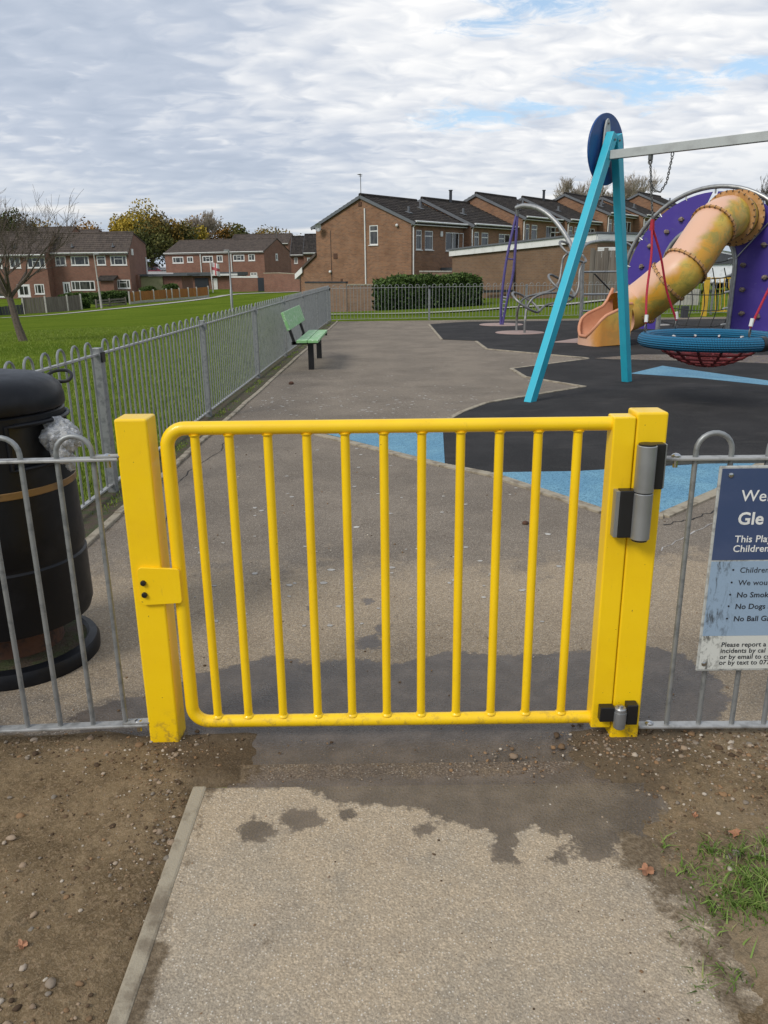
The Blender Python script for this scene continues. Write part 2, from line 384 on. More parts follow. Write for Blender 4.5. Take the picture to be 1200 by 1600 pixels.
def leafmat(name, cols, rough=.6):
    m, n, b = newmat(name); a = n.n('ShaderNodeAttribute', attribute_name='rnd'); r = n.n('ShaderNodeValToRGB'); n.put(r.inputs[0], a.outputs['Fac'])
    el = r.color_ramp.elements
    el[0].color = (*cols[0], 1); el[1].color = (*cols[-1], 1)
    for i, c in enumerate(cols[1:-1]): q = el.new((i+1)/(len(cols)-1)); q.color = (*c, 1)
    n.put(b.inputs['Base Color'], r.outputs[0]); b.inputs['Roughness'].default_value = rough
    b.inputs['Specular IOR Level'].default_value = .12
    return m
M['leaf_dark'] = leafmat('foliage_dark', [(.035, .045, .016), (.075, .085, .026), (.15, .14, .04)])
M['leaf_gold'] = leafmat('foliage_gold', [(.12, .11, .025), (.36, .27, .04), (.62, .40, .05)])
M['leaf_mix'] = leafmat('foliage_mixed', [(.07, .065, .022), (.17, .13, .035), (.34, .21, .05)])
M['leaf_rust'] = leafmat('foliage_rust', [(.10, .06, .02), (.25, .13, .03), (.36, .20, .05)])
M['leaf_hedge'] = leafmat('foliage_hedge', [(.014, .030, .010), (.04, .07, .02), (.10, .15, .04)])
M['grassblade'] = leafmat('grass_blade', [(.085, .135, .016), (.17, .24, .032), (.33, .36, .10)])
M['tuftblade'] = leafmat('tuft_blade', [(.05, .085, .016), (.10, .165, .03), (.17, .25, .06), (.30, .30, .12)])
M['pebble'] = leafmat('pebbles', [(.07, .047, .03), (.15, .10, .06), (.28, .17, .09), (.20, .175, .145), (.30, .22, .15), (.50, .45, .38)], .8)
M['deadleaf'] = plain('dead_leaf', (.36, .17, .09), .7, col2=(.24, .11, .055), scale=30)

# ------------------------------------------------------------------ terrain
ctrl = []
for x in np.arange(-3.4, 16, 3.2):
    for y in np.arange(-8, 28, 4): ctrl.append((x, y, 0.))
for (px, py, Y) in ((0, 495, 75), (80, 489, 78), (160, 481, 82), (260, 472, 89), (325, 466, 95), (80, 463, 95), (206, 463, 95), (0, 466, 95),
                    (361, 456, 105), (465, 456, 97), (520, 487, 42), (610, 486, 42), (598, 485, 35.5), (753, 478, 37.5), (760, 464, 43.5), (905, 466, 36),
                    (1120, 452, 33), (1150, 480, 29.5), (1000, 470, 31), (35, 534, 18), (362, 487, 62), (300, 452, 112), (500, 440, 130), (700, 470, 48)):
    p = P(px, py, Y); ctrl.append(tuple(p))
for (x, y, z) in ((-14, 0, -.1), (-14, -10, 0), (-30, 0, -.5), (-30, 20, -.7), (-45, 40, -1.5), (30, 0, .3), (30, 30, .8), (25, 60, .2), (45, 80, .8), (0, -40, 0), (-60, -30, -1), (60, -30, 1),
                  (-19, 130, -.8), (-35, 136, -.5), (-60, 100, -1), (-200, 200, 1), (0, 200, 1), (200, 200, 3), (0, 420, 3), (-400, 0, 0), (400, 0, 3), (-300, 400, 5), (300, 400, 5), (0, -400, 0),
                  (1, 47, -.95), (10, 56, -.3), (18, 65, .4), (26, 74, 1.0), (-7, 55, -1)):
    ctrl.append((x, y, z))
ctrl = np.array(ctrl)
def _k(a, b): return np.hypot(a[:, None, 0]-b[None, :, 0], a[:, None, 1]-b[None, :, 1])
_A = _k(ctrl, ctrl)+np.eye(len(ctrl))*(-.4); _n = len(ctrl)
_S = np.zeros((_n+1, _n+1)); _S[:_n, :_n] = _A; _S[:_n, _n] = 1; _S[_n, :_n] = 1
_W = np.linalg.solve(_S, np.append(ctrl[:, 2], 0))
def terr(x, y):
    x = np.atleast_1d(np.asarray(x, float)); y = np.atleast_1d(np.asarray(y, float)); q = np.stack([x.ravel(), y.ravel()], 1)
    z = np.concatenate([_k(q[i:i+20000], ctrl)@_W[:_n]+_W[_n] for i in range(0, len(q), 20000)]).reshape(x.shape)
    dx = np.maximum(np.maximum(-2.6-x, x-13.5), 0); dy = np.maximum(np.maximum(-6-y, y-26.6), 0); d = np.clip(np.hypot(dx, dy)/5, 0, 1); d = d*d*(3-2*d)
    return z*d
def tz(x, y): return float(terr(x, y)[0])
def nonlin(a, b, c0, c1, fine, g=1.12):
    l = [c0]; s_ = fine
    while l[-1] > a: l.append(l[-1]-s_); s_ *= g
    r = [c1]; s_ = fine
    while r[-1] < b: r.append(r[-1]+s_); s_ *= g
    return np.array(sorted(set(l[::-1]+list(np.arange(c0, c1, fine))+r)))
gx = nonlin(-600, 600, -12, 14, .8); gy = nonlin(-300, 900, -4, 50, .8)
X, Y = np.meshgrid(gx, gy); Z = terr(X, Y)
def gridfaces(nx, ny):
    i = np.arange(ny-1)[:, None]*nx+np.arange(nx-1)[None, :]; return np.stack([i, i+1, i+1+nx, i+nx], -1).reshape(-1, 4)
m, n, b = newmat('grass_ground'); c = coords(n)
g1 = n.noise(c, .22, 5, .6); g2 = n.noise(c, 5, 6, .7); g3 = n.noise(c, 45, 4, .7)
s_ = n.sep(c); stripes = n.noise(n.comb(n.math('MULTIPLY', s_[0], .12), n.math('MULTIPLY', s_[1], .9), 0.), 1.0, 4, .6)
col = n.mix(n.step(g1, .35, .7), (.118, .155, .020), (.078, .115, .014))
col = n.mix(n.math('MULTIPLY', n.step(stripes, .4, .7), .55), col, (.165, .215, .032))
col = n.mix(n.math('MULTIPLY', n.step(g2, .42, .68), .75), col, (.048, .10, .008))
col = n.mix(n.math('MULTIPLY', n.step(g3, .5, .7), .45), col, (.19, .24, .045))
n.put(b.inputs['Base Color'], col); b.inputs['Roughness'].default_value = 1.; b.inputs['Specular IOR Level'].default_value = .0
bump(n, b, n.math('ADD', g3, g2), .6, .03)
M['grass'] = m
struct(arrmesh('ground', np.stack([X, Y, Z], -1).reshape(-1, 3), gridfaces(len(gx), len(gy)), m, smooth=True))

# ------------------------------------------------------------------ near ground: masks
wetpoly = [G(*p) for p in ((100, 1125), (170, 1098), (235, 1088), (300, 1058), (345, 1045), (430, 1024), (480, 1040), (545, 1030), (620, 1040), (700, 1020), (800, 1026), (930, 1018),
                           (1000, 1006), (1060, 1022), (1125, 1062), (1140, 1100), (1100, 1150), (1060, 1200), (1040, 1260), (1000, 1318), (965, 1305), (950, 1350), (905, 1345), (890, 1312), (830, 1298), (810, 1306), (800, 1352), (775, 1350), (765, 1302), (690, 1290), (655, 1270), (560, 1262), (510, 1256), (470, 1233), (380, 1234), (300, 1240), (260, 1180), (150, 1150))]
wetblobs = [[G(x+dx, y+dy) for dx, dy in ((-w_, 0), (-w_*.6, -h_), (w_*.7, -h_), (w_, 0), (w_*.5, h_), (-w_*.5, h_))] for (x, y, w_, h_) in ((470, 1286, 30, 14), (543, 1278, 16, 8), (400, 1302, 26, 16), (660, 1300, 16, 8), (870, 1345, 16, 8), (575, 940, 9, 4), (598, 985, 14, 8), (576, 1006, 20, 10), (487, 950, 9, 5))]
drypoly = [G(*p) for p in ((352, 1172), (640, 1168), (860, 1176), (905, 1195), (880, 1214), (700, 1222), (560, 1218), (356, 1230), (330, 1205))]   # dusty strip that stays paler
def wetattr(X, Y):
    s = np.maximum(sdist(X, Y, wetpoly), -.3)
    for wb in wetblobs: s = np.maximum(s, sdist(X, Y, wb))
    return np.clip(s, -.3, .3)
def asphaltmat(name, base, base2, sandy, speck, wetc=(.060, .053, .047), sc=1.0, gr=1.0, blot=None):
    m, n, b = newmat(name); c = coords(n)
    wet = n.n('ShaderNodeAttribute', attribute_name='wet').outputs['Fac']; sd = n.n('ShaderNodeAttribute', attribute_name='sand').outputs['Fac']
    f1 = n.noise(c, 170*sc, 2, .7); f2 = n.noise(c, 55*sc, 4, .75); mid = n.noise(c, 7, 6, .65); lo = n.noise(c, 1.1, 5, .6)
    vo = n.voro(c, 120*sc); va = n.sep(n.voro(c, 210*sc).outputs['Color'])[0]
    col = n.mix(n.step(lo, .35, .65), base, base2)
    col = n.mix(n.math('MULTIPLY', n.step(n.math('ADD', sd, n.math('MULTIPLY', n.math('SUBTRACT', mid, .5), 1.3)), .30, .85), .9), col, sandy)
    col = n.mix(n.math('MULTIPLY', n.step(f1, .44, .62), .75*gr), col, n.mix(1., col, (.50, .48, .45), 'MULTIPLY'))
    col = n.mix(n.math('MULTIPLY', n.step(va, .55, .95), .75*gr), col, n.mix(1., col, (1.75, 1.72, 1.66), 'MULTIPLY'))
    col = n.mix(n.math('MULTIPLY', n.step(f2, .48, .72), .35), col, n.mix(1., col, (1.5, 1.5, 1.5), 'MULTIPLY'))
    col = n.mix(n.math('MULTIPLY', n.step(vo.outputs['Distance'], .34, .18), n.step(n.sep(vo.outputs['Color'])[0], .70, .76)), col, speck)
    if blot:
        bl = n.noise(c, 2.6, 6, .62, .3); col = n.mix(n.math('MULTIPLY', n.step(bl, .50, .70), .55), col, n.mix(1., col, blot, 'MULTIPLY'))
        sm = n.noise(c, 13., 6, .72); col = n.mix(n.math('MULTIPLY', n.math('MULTIPLY', n.step(sm, .58, .70), n.step(bl, .40, .6)), .55), col, n.mix(1., col, (.45, .42, .38), 'MULTIPLY'))
    so = n.n('ShaderNodeAttribute', attribute_name='soil').outputs['Fac']
    sn = n.noise(c, 11., 6, .72)
    col = n.mix(n.math('MULTIPLY', n.step(n.math('ADD', so, n.math('MULTIPLY', n.math('SUBTRACT', sn, .5), 1.8)), .38, .78), .88), col, n.mix(n.step(f2, .35, .7), (.085, .060, .036), (.19, .145, .095)))
    w1 = n.step(n.math('ADD', wet, n.math('MULTIPLY', n.math('SUBTRACT', n.noise(c, 18, 6, .74), .5), .15)), -.012, .008)
    col2 = n.mix(n.step(n.noise(c, 9, 5, .6), .4, .7), wetc, tuple(x*1.75 for x in wetc))
    col2 = n.mix(n.math('MULTIPLY', n.step(f1, .45, .65), .4), col2, tuple(x*2.2 for x in wetc))
    n.put(b.inputs['Base Color'], n.mix(n.math('MULTIPLY', w1, .9), col, col2))
    n.put(b.inputs['Roughness'], n.mix(w1, (.95,)*3, n.mix(n.noise(c, 8, 4), (.08,)*3, (.55,)*3)))
    n.put(b.inputs['Specular IOR Level'], n.math('ADD', .08, n.math('MULTIPLY', w1, .42)))
    h = n.math('ADD', n.math('MULTIPLY', vo.outputs['Distance'], -1.), n.math('ADD', f1, f2))
    bump(n, b, h, .55, .004)
    return m
M['asphalt'] = asphaltmat('playground_asphalt', (.235, .200, .162), (.185, .158, .130), (.34, .275, .20), (.46, .42, .37), (.070, .056, .045), gr=.8, blot=(.78, .77, .78))
M['path'] = asphaltmat('path_concrete', (.365, .31, .24), (.285, .25, .20), (.405, .33, .24), (.60, .55, .47), (.080, .063, .047), sc=1.12, gr=.58, blot=(.70, .71, .76))
xa = np.concatenate([np.arange(-.2, 3.0, .03), np.arange(3.0, 17, .5)]); ya = np.concatenate([np.arange(2.0, 4.6, .03), np.arange(4.6, 9, .12), np.arange(9, 25.3, .5), [25.35]])
X, Y = np.meshgrid(np.arange(len(xa)), ya); X = xa[X.astype(int)]
fenx = lambda y: -1.995+.0187*(y-5.6)
X = X+fenx(Y)+.2+.16
X, Y = np.meshgrid(np.arange(len(xa)), ya); X0 = xa[X.astype(int)]; left = np.where(Y < 2.36, -.50, fenx(Y)+.235)
X = left+(X0-xa[0])
sand = np.clip(np.exp(-((Y-3.3)/.8)**2), 0, 1)*1.15+np.where(X > .9, .45*np.exp(-((Y-2.8)/1.2)**2), 0)
sand = sand+.25*np.clip((Y-8)/10, 0, 1)
Zg = np.full(X.shape, .004)
struct(arrmesh('playground_asphalt', np.stack([X, Y, Zg], -1).reshape(-1, 3), gridfaces(len(xa), len(ya)), M['asphalt'], {'wet': wetattr(X, Y).ravel(), 'sand': sand.ravel(), 'soil': (np.clip(np.maximum((-.30-X)/.16, (X-.50)/.16), 0, 1)*np.clip((2.42-Y)/.06, 0, 1)*.8+.7*np.exp(-((Y-2.36)/.05)**2)*(np.abs(X-.03) > .75)+.55*np.exp(-((X-fenx(Y)-.25)/.06)**2)).ravel()}, True))
# concrete path in the foreground
xa = np.arange(-.565, 1.12, .02); ya = np.concatenate([[-3, -2, -1, 0, .5, .8], np.arange(1.0, 2.085, .02)])
X, Y = np.meshgrid(xa, ya)
Zg = .012+.0015*fbm(X*6, Y*6, 3, 3)-np.clip((Y-2.08)*3, 0, 1)*.0
wt = wetattr(X, Y); sd = .35+.5*fbm(X*2, Y*2, 3, 8)-.35*np.exp(-((Y-1.7)/.15)**2)*0
path = struct(arrmesh('path', np.stack([X, Y, Zg], -1).reshape(-1, 3), gridfaces(len(xa), len(ya)), M['path'], {'wet': wt.ravel(), 'sand': sd.ravel(), 'soil': np.clip(.55*np.exp(-((X+.552)/.030)**2)+.45*np.exp(-((X+.552)/.06)**2)*(Y < 1.5)+np.clip((X-.60)/.16, 0, 1)*.75+.35*np.exp(-((Y-2.09)/.03)**2)+.5*np.exp(-((X-.66)/.10)**2-((Y-1.78)/.14)**2), 0, 1).ravel()}, True))

# dirt either side
m, n, b = newmat('dirt'); c = coords(n)
d1 = n.noise(c, 3.2, 6, .6); d2 = n.noise(c, 30, 5, .7); d3 = n.noise(c, 210, 2, .6); vo = n.voro(c, 130)
col = n.mix(n.step(d1, .36, .62), (.105, .073, .040), (.205, .148, .086))
dry = n.n('ShaderNodeAttribute', attribute_name='dry').outputs['Fac']
col = n.mix(n.math('MULTIPLY', n.step(n.math('ADD', dry, n.math('SUBTRACT', d2, .5)), .3, .8), .8), col, (.25, .20, .135))
col = n.mix(n.math('MULTIPLY', n.step(d2, .45, .7), .5), col, (.045, .029, .017))
col = n.mix(n.math('MULTIPLY', n.step(n.sep(vo.outputs['Color'])[0], .6, 1.0), .45), col, (.30, .215, .135))
col = n.mix(n.math('MULTIPLY', n.step(d3, .42, .78), .5), col, (.33, .26, .17))
wet = n.n('ShaderNodeAttribute', attribute_name='wet').outputs['Fac']
col = n.mix(n.math('MULTIPLY', n.step(n.math('ADD', wet, n.math('MULTIPLY', n.math('SUBTRACT', d2, .5), .1)), -.05, .05), .55), col, (.072, .055, .040))
n.put(b.inputs['Base Color'], col); b.inputs['Roughness'].default_value = .95; b.inputs['Specular IOR Level'].default_value = .05
bump(n, b, n.math('ADD', n.math('MULTIPLY', d3, .35), d2), .7, .012); M['dirt'] = m
def rightedge(Y): return .80+.05*(fbm(Y*3, Y*0, 3, 5)-.5)*2-.0*Y
def dirtgrid(x0, x1, side):
    xa = np.arange(x0, x1, .0135); ya = np.concatenate([[-3., -2, -1, 0, .5], np.arange(.85, 2.47, .0135)]); X, Y = np.meshgrid(xa, ya)
    lump = fbm(X*5, Y*5, 5, 11)*.020+fbm(X*28, Y*28, 4, 21)*.016+fbm(X*70, Y*70, 2, 31)*.009
    if side < 0: e_ = np.clip((-.612+.02*(fbm(Y*8, X*0, 3, 4)-.5)-X)/.10, -1, 1); e_ = np.where(Y > 2.10, np.clip((-.46+.10*(fbm(Y*14, X*9, 3, 6)-.5)-X)/.14, -1, 1), e_)
    else: e_ = np.clip((X-.745-.10*(fbm(Y*5, X*4, 4, 4)-.5)*2-.05*(fbm(Y*22, X*22, 3, 14)-.5)*2)/.20, -1, 1); e_ = np.where(Y > 2.10, np.clip((X-.64-.12*(fbm(Y*14, X*9, 3, 6)-.5))/.14, -1, 1), e_)
    back = np.clip((2.39+.05*(fbm(X*6, Y*6, 3, 9)-.5)-Y)/.09, -1, 1)
    e_ = np.minimum(e_, back)
    Z = np.where(e_ > 0, .006+(lump-.006)*np.clip(e_*1.4+.15, 0, 1)+.004*e_, -.02*-e_*-1)
    if side < 0: Z = np.where((Y < 2.10) & (e_ > 0), Z+.002, Z)
    Z = np.where(e_ <= 0, .006+e_*.03, Z)
    Z = np.where(Z > .006, .006+(Z-.006)*np.clip((2.36-Y)/.22, .12, 1), Z)
    dryv = np.clip(.2+.6*(fbm(X*2, Y*2, 3, 51)), 0, 1)*(1 if side > 0 else .55)
    return X, Y, Z, len(xa), len(ya), dryv
for x0, x1, sgn in ((-3.3, -.30, -1), (.50, 3.4, 1)):
    X, Y, Z, a_, b_, dv = dirtgrid(x0, x1, sgn)
    struct(arrmesh('dirt_ground', np.stack([X, Y, Z], -1).reshape(-1, 3), gridfaces(a_, b_), M['dirt'], {'wet': wetattr(X, Y).ravel(), 'dry': dv.ravel()}, True))
    if sgn < 0: DL = (X, Y, Z)
    else: DR = (X, Y, Z)
def dirtz(x, y):
    X, Y, Z = DL if x < 0 else DR
    if not (X[0, 0] < x < X[0, -1]): return .012
    i = int((x-X[0, 0])/.0135); j = np.searchsorted(Y[:, 0], y); j = min(j, Z.shape[0]-1); return float(Z[j, min(i, Z.shape[1]-1)])
# kerb strip along the path
kb = MB(); a = (-.598, 2.085); 
for i in range(3):
    y1 = 2.088-i*.92; y0 = y1-.912; kb.box(-.608, -.562, y0, y1, -.05, .017)
k = kb.build('path_kerb', M['kerb'], bevel=.008); struct(k)
# step joint strip in front of the gate
m2 = asphaltmat('apron', (.15, .12, .095), (.12, .10, .082), (.22, .17, .115), (.34, .31, .27), (.085, .068, .055)); M['apron'] = m2
xa = np.arange(-.50, .72, .02); ya = np.arange(2.079, 2.215, .02); X, Y = np.meshgrid(xa, ya)
wv = np.clip(-sdist(X, Y, drypoly), -.3, .3)
struct(arrmesh('path_apron', np.stack([X, Y, .0108+.0018*fbm(X*9, Y*9, 3, 3)], -1).reshape(-1, 3), gridfaces(len(xa), len(ya)), M['apron'], {'wet': wv.ravel(), 'sand': (X*0+.4).ravel(), 'soil': (np.clip(np.maximum((-.36-X)/.10, (X-.50)/.14), 0, 1)*.9).ravel()}, True))

# pebbles
ico = []
ph = (1+5**.5)/2
iv = np.array([(-1, ph, 0), (1, ph, 0), (-1, -ph, 0), (1, -ph, 0), (0, -1, ph), (0, 1, ph), (0, -1, -ph), (0, 1, -ph), (ph, 0, -1), (ph, 0, 1), (-ph, 0, -1), (-ph, 0, 1)], float); iv /= np.linalg.norm(iv[0])
iF = [(0, 11, 5), (0, 5, 1), (0, 1, 7), (0, 7, 10), (0, 10, 11), (1, 5, 9), (5, 11, 4), (11, 10, 2), (10, 7, 6), (7, 1, 8), (3, 9, 4), (3, 4, 2), (3, 2, 6), (3, 6, 8), (3, 8, 9), (4, 9, 5), (2, 4, 11), (6, 2, 10), (8, 6, 7), (9, 8, 1)]
iv2 = list(iv); F2 = []; mid = {}
def mp_(a, b):
    k = (min(a, b), max(a, b))
    if k not in mid: v = (iv2[a]+iv2[b])/2; iv2.append(v/np.linalg.norm(v)); mid[k] = len(iv2)-1
    return mid[k]
for a, b_, c_ in iF:
    x, y, z = mp_(a, b_), mp_(b_, c_), mp_(c_, a); F2 += [(a, x, z), (b_, y, x), (c_, z, y), (x, y, z)]
iv2 = np.array(iv2); F2 = np.array(F2)
def pebbles(pos, size, name):
    k = len(pos); nv = len(iv2)
    S = size[:, None]*(1+RNG.uniform(-.3, .35, (k, 3)))*np.array([1, 1, .62]); A = RNG.uniform(0, 2*pi, k)
    V = iv2[None]*(1+RNG.uniform(-.22, .22, (k, nv, 1)))*S[:, None]
    ca, sa = np.cos(A)[:, None], np.sin(A)[:, None]
    V = np.stack([V[..., 0]*ca-V[..., 1]*sa, V[..., 0]*sa+V[..., 1]*ca, V[..., 2]], -1)+pos[:, None]
    F = (F2[None]+np.arange(k)[:, None, None]*nv).reshape(-1, 3); r = np.repeat(RNG.random(k)**1.3, nv)
    o = arrmesh(name, V.reshape(-1, 3), F, M['pebble'], {'rnd': r}, False); o['kind'] = 'stuff'; return o
pp = []; ps = []
for (cx0, cy0, sx0, sy0, k0, m0) in ((1.25, 2.12, .28, .14, 900, .0034), (1.05, 2.28, .22, .06, 350, .0038), (-.86, 1.30, .12, .06, 110, .0040), (-.72, 2.25, .10, .08, 90, .0038), (-.66, 1.95, .05, .16, 60, .0040), (.42, 2.19, .10, .05, 110, .0028), (.74, 2.25, .10, .06, 120, .003), (-1.15, 2.28, .4, .03, 160, .0034)):
    for i in range(k0):
        x = random.gauss(cx0, sx0); y = min(random.gauss(cy0, sy0), 2.42); sz = min(m0*math.exp(random.gauss(-.15, .5)), .013); pp.append((x, y, max(dirtz(x, y), .010)+sz*.15)); ps.append(sz)
for i in range(17000):
    lft = random.random() < .5
    x = random.uniform(-1.75, -.60) if lft else random.uniform(.66, 1.75); y = random.uniform(1.05, 2.42)
    dens = float(fbm(np.array([x*3.]), np.array([y*3.]), 3, 77)[0])
    if lft: dens += .25*(random.random() < .5)*(y > 2.15)
    else: dens += .34 if y > 1.9 else -.05
    if random.random() > (dens-.32)*2.2: continue
    sz = min(.0011*math.exp(random.gauss(.35, .66)), .011)
    pp.append((x, y, dirtz(x, y)+sz*.2)); ps.append(sz)
for i in range(420):                                   # spilled grit on path and asphalt
    x = random.uniform(-.55, .85); y = random.choice([random.uniform(1.1, 2.1), random.uniform(2.1, 2.4)]); sz = .001*math.exp(random.gauss(.3, .5)); pp.append((x, y, .013)); ps.append(sz)
for i in range(500):
    x = random.uniform(-1.9, 3); y = random.uniform(2.4, 7); sz = .0022*math.exp(random.gauss(.3, .5)); pp.append((x, y, .006)); ps.append(sz)
tag(pebbles(np.array(pp), np.array(ps), 'gravel'), 'small brown and pale stones scattered over the bare dirt', 'gravel')

# dead leaves lying about
def leaf(px, py, s, a, label):
    p = G(px, py, .02); z = max(dirtz(p[0], p[1]), .014)+.003
    out = []
    for i in range(30):
        t = i/30*2*pi; r = s*(.55+.45*abs(cos(2.5*t))**.7)*(1+.15*sin(7*t)); out.append((r*cos(t+a), r*sin(t+a)*.8))
    mb = MB(); V = [(p[0], p[1], z+.006)]+[(p[0]+x, p[1]+y, z+.004+.010*abs(sin(3*i/30*pi))) for i, (x, y) in enumerate(out)]
    mb.add(V, [(0, 1+i, 1+(i+1) % 30) for i in range(30)]); o = mb.build('fallen_leaf', M['deadleaf'], loc=(p[0], p[1], z))
    s_ = o.modifiers.new('solid', 'SOLIDIFY'); s_.thickness = .0008
    tag(o, label, 'leaf')
leaf(1010, 1362, .024, .4, 'pale tan fallen leaf at the right edge of the concrete path')
leaf(1148, 1309, .019, 2.0, 'curled orange brown leaf on the gravelly dirt above the grass tuft')
leaf(36, 1484, .016, 1.1, 'small reddish leaf on the bare dirt in the lower left')
leaf(1086, 1278, .010, .2, 'tiny orange leaf in the gravel right of the gate post')

# ------------------------------------------------------------------ grass blades
def blades(pos, h, name, lean=.5, wd=.003, zf=None, mat='grassblade'):
    k = len(pos); A = RNG.uniform(0, 2*pi, k); H_ = h*(.5+RNG.random(k)); L_ = lean*H_*RNG.random(k); W_ = wd*(.7+.6*RNG.random(k)); B = RNG.uniform(0, 2*pi, k)
    base = np.asarray(pos); d = np.stack([np.cos(B), np.sin(B), B*0], 1); s = np.stack([np.cos(A), np.sin(A), A*0], 1)*W_[:, None]
    up = np.array([0, 0, 1.])
    m1 = base+d*(L_*.3)[:, None]+up*(H_*.6)[:, None]; tp = base+d*L_[:, None]+up*(H_*np.where(L_ > H_*.5, .85, 1.))[:, None]
    V = np.stack([base-s, base+s, m1+s*.8, m1-s*.8, tp], 1).reshape(-1, 3)
    i = np.arange(k)*5; T = np.concatenate([np.stack([i, i+1, i+2], 1), np.stack([i, i+2, i+3], 1), np.stack([i+3, i+2, i+4], 1)])
    r = np.repeat(np.clip(RNG.normal(.5, .22, k), 0, 1), 5)
    o = arrmesh(name, V, T, M[mat], {'rnd': r}); return o
k = 270000
yy = 2.6+24*RNG.random(k)**2.0; xx = fenx(yy)-.05-RNG.random(k)**1.5*np.clip(1.5+yy*.9, 0, 22)
zz_ = terr(xx, yy)
tag(blades(np.stack([xx, yy, zz_], 1), .038, 'field_grass', .8, .0028), 'short mown green grass beyond the left railings', 'grass', kind='stuff')
# tufts on the right of the path, and weeds along the edging
def tuftset(spots):
    out = []
    for (px, py, r, k) in spots:
        c0 = G(px, py); k = int(k*.45)
        a = RNG.uniform(0, 2*pi, k); q = np.abs(RNG.normal(0, r*.95, k)); x = c0[0]+np.cos(a)*q; y = c0[1]+np.sin(a)*q*.8
        out.append(np.stack([x, y, np.array([dirtz(i, j) for i, j in zip(x, y)])-.003], 1))
    return np.concatenate(out)
sp = [(1110, 1345, .05, 150), (1150, 1345, .05, 160), (1185, 1355, .05, 150), (1070, 1372, .035, 80), (1165, 1395, .06, 260), (1195, 1390, .05, 220), (1130, 1405, .06, 180), (1180, 1430, .06, 300), (1150, 1430, .05, 180), (1110, 1430, .05, 120), (1095, 1452, .03, 60), (1035, 1330, .018, 30), (1100, 1500, .035, 90), (1145, 1525, .035, 70), (1095, 1540, .04, 110), (1220, 1400, .08, 300), (1240, 1440, .08, 300), (1060, 1500, .02, 25), (1190, 1330, .03, 50)]
tag(blades(tuftset(sp), .026, 'grass_tufts', 2.4, .0021, mat='tuftblade'), 'straggly green grass tufts in the dirt beside the concrete path', 'grass', kind='stuff')
k = 5000; yy = 5+20*RNG.random(k)**1.2; xx = fenx(yy)+.05+.10*RNG.random(k); keep = np.sin(yy*3)+np.sin(yy*7.3)+RNG.normal(0, .6, k) > .5
tag(blades(np.stack([xx, yy, yy*0], 1)[keep], .025, 'edge_weeds', .9, .004), 'low weeds growing between the left railings and the edging stones', 'weeds', kind='stuff')

# edging kerb and soil under the left fence
sb = MB(); sb.hexa([(fenx(2.3)-.1, 2.3, -.02), (fenx(2.3)+.20, 2.3, -.02), (fenx(25.3)+.20, 25.3, -.02), (fenx(25.3)-.1, 25.3, -.02), (fenx(2.3)-.1, 2.3, .008), (fenx(2.3)+.20, 2.3, .008), (fenx(25.3)+.20, 25.3, .008), (fenx(25.3)-.1, 25.3, .008)])
m, n, b = newmat('soil'); c = coords(n); n.put(b.inputs['Base Color'], n.mix(n.step(n.noise(c, 14, 5), .4, .65), (.085, .06, .04), (.06, .075, .025))); b.inputs['Roughness'].default_value = .95; bump(n, b, n.noise(c, 60, 5, .7), .8, .02); M['soil'] = m
struct(sb.build('verge', m))
eb = MB(); y = 2.3
while y < 25.2:
    y2 = min(y+.9, 25.3); x0 = fenx(y)+.21+random.uniform(-.01, .01); x1 = fenx(y2)+.21+random.uniform(-.01, .01); z = .02+random.uniform(-.004, .008)
    eb.hexa([(x0, y, -.05), (x0+.055, y, -.05), (x1+.055, y2-.012, -.05), (x1, y2-.012, -.05), (x0, y, z), (x0+.055, y, z), (x1+.055, y2-.012, z), (x1, y2-.012, z)]); y = y2
struct(eb.build('edging', M['kerb'], bevel=.006))

# ------------------------------------------------------------------ safety surfacing
def sheet(name, pts, z, m, th=.003):
    mb = MB(); pl = [(p[0], p[1], z-th) for p in pts]; mb.prism(pl, (0, 0, th)); return struct(mb.build(name, m))
m, n, b = newmat('black_rubber_surface'); c = coords(n)
col = n.mix(n.step(n.noise(c, 1.2, 6, .65), .38, .68), (.027, .0265, .027), (.044, .042, .042)); col = n.mix(n.math('MULTIPLY', n.step(n.noise(c, 95, 3, .75), .5, .66), .6), col, (.085, .082, .082))
lw = n.noise(n.vmath('MULTIPLY', c, (.8, 2.4, 1)), 1.6, 5, .6); col = n.mix(n.math('MULTIPLY', n.step(lw, .55, .75), .35), col, (.10, .092, .085))
n.put(b.inputs['Base Color'], col); b.inputs['Roughness'].default_value = .92; b.inputs['Specular IOR Level'].default_value = .10; bump(n, b, n.noise(c, 180, 3, .7), .6, .004); M['rubber'] = m
m, n, b = newmat('blue_rubber_surface'); c = coords(n)
col = n.mix(n.step(n.noise(c, 2.5, 6, .65), .38, .68), (.13, .30, .43), (.18, .37, .48)); col = n.mix(n.math('MULTIPLY', n.step(n.noise(c, 85, 3, .75), .47, .60), .85), col, (.045, .14, .22))
n.put(b.inputs['Base Color'], col); b.inputs['Roughness'].default_value = .85; bump(n, b, n.noise(c, 180, 3, .7), .6, .004); M['bluerub'] = m
rub = [G(*p) for p in ((502, 679), (700, 655), (722, 643), (760, 629), (912, 605), (820, 588), (800, 577), (918, 561), (760, 545), (745, 533), (690, 531), (671, 507), (730, 503))]
rub += [np.array([6.2, 24.3, 0]), np.array([15.5, 24.3, 0]), np.array([15.5, 7.5, 0]), np.array([4.2, 7.1, 0]), G(1190, 722), G(1125, 765), G(1036, 806), G(945, 800), G(765, 741), G(692, 727)]
sheet('rubber_surface', rub, .012, M['rubber'])
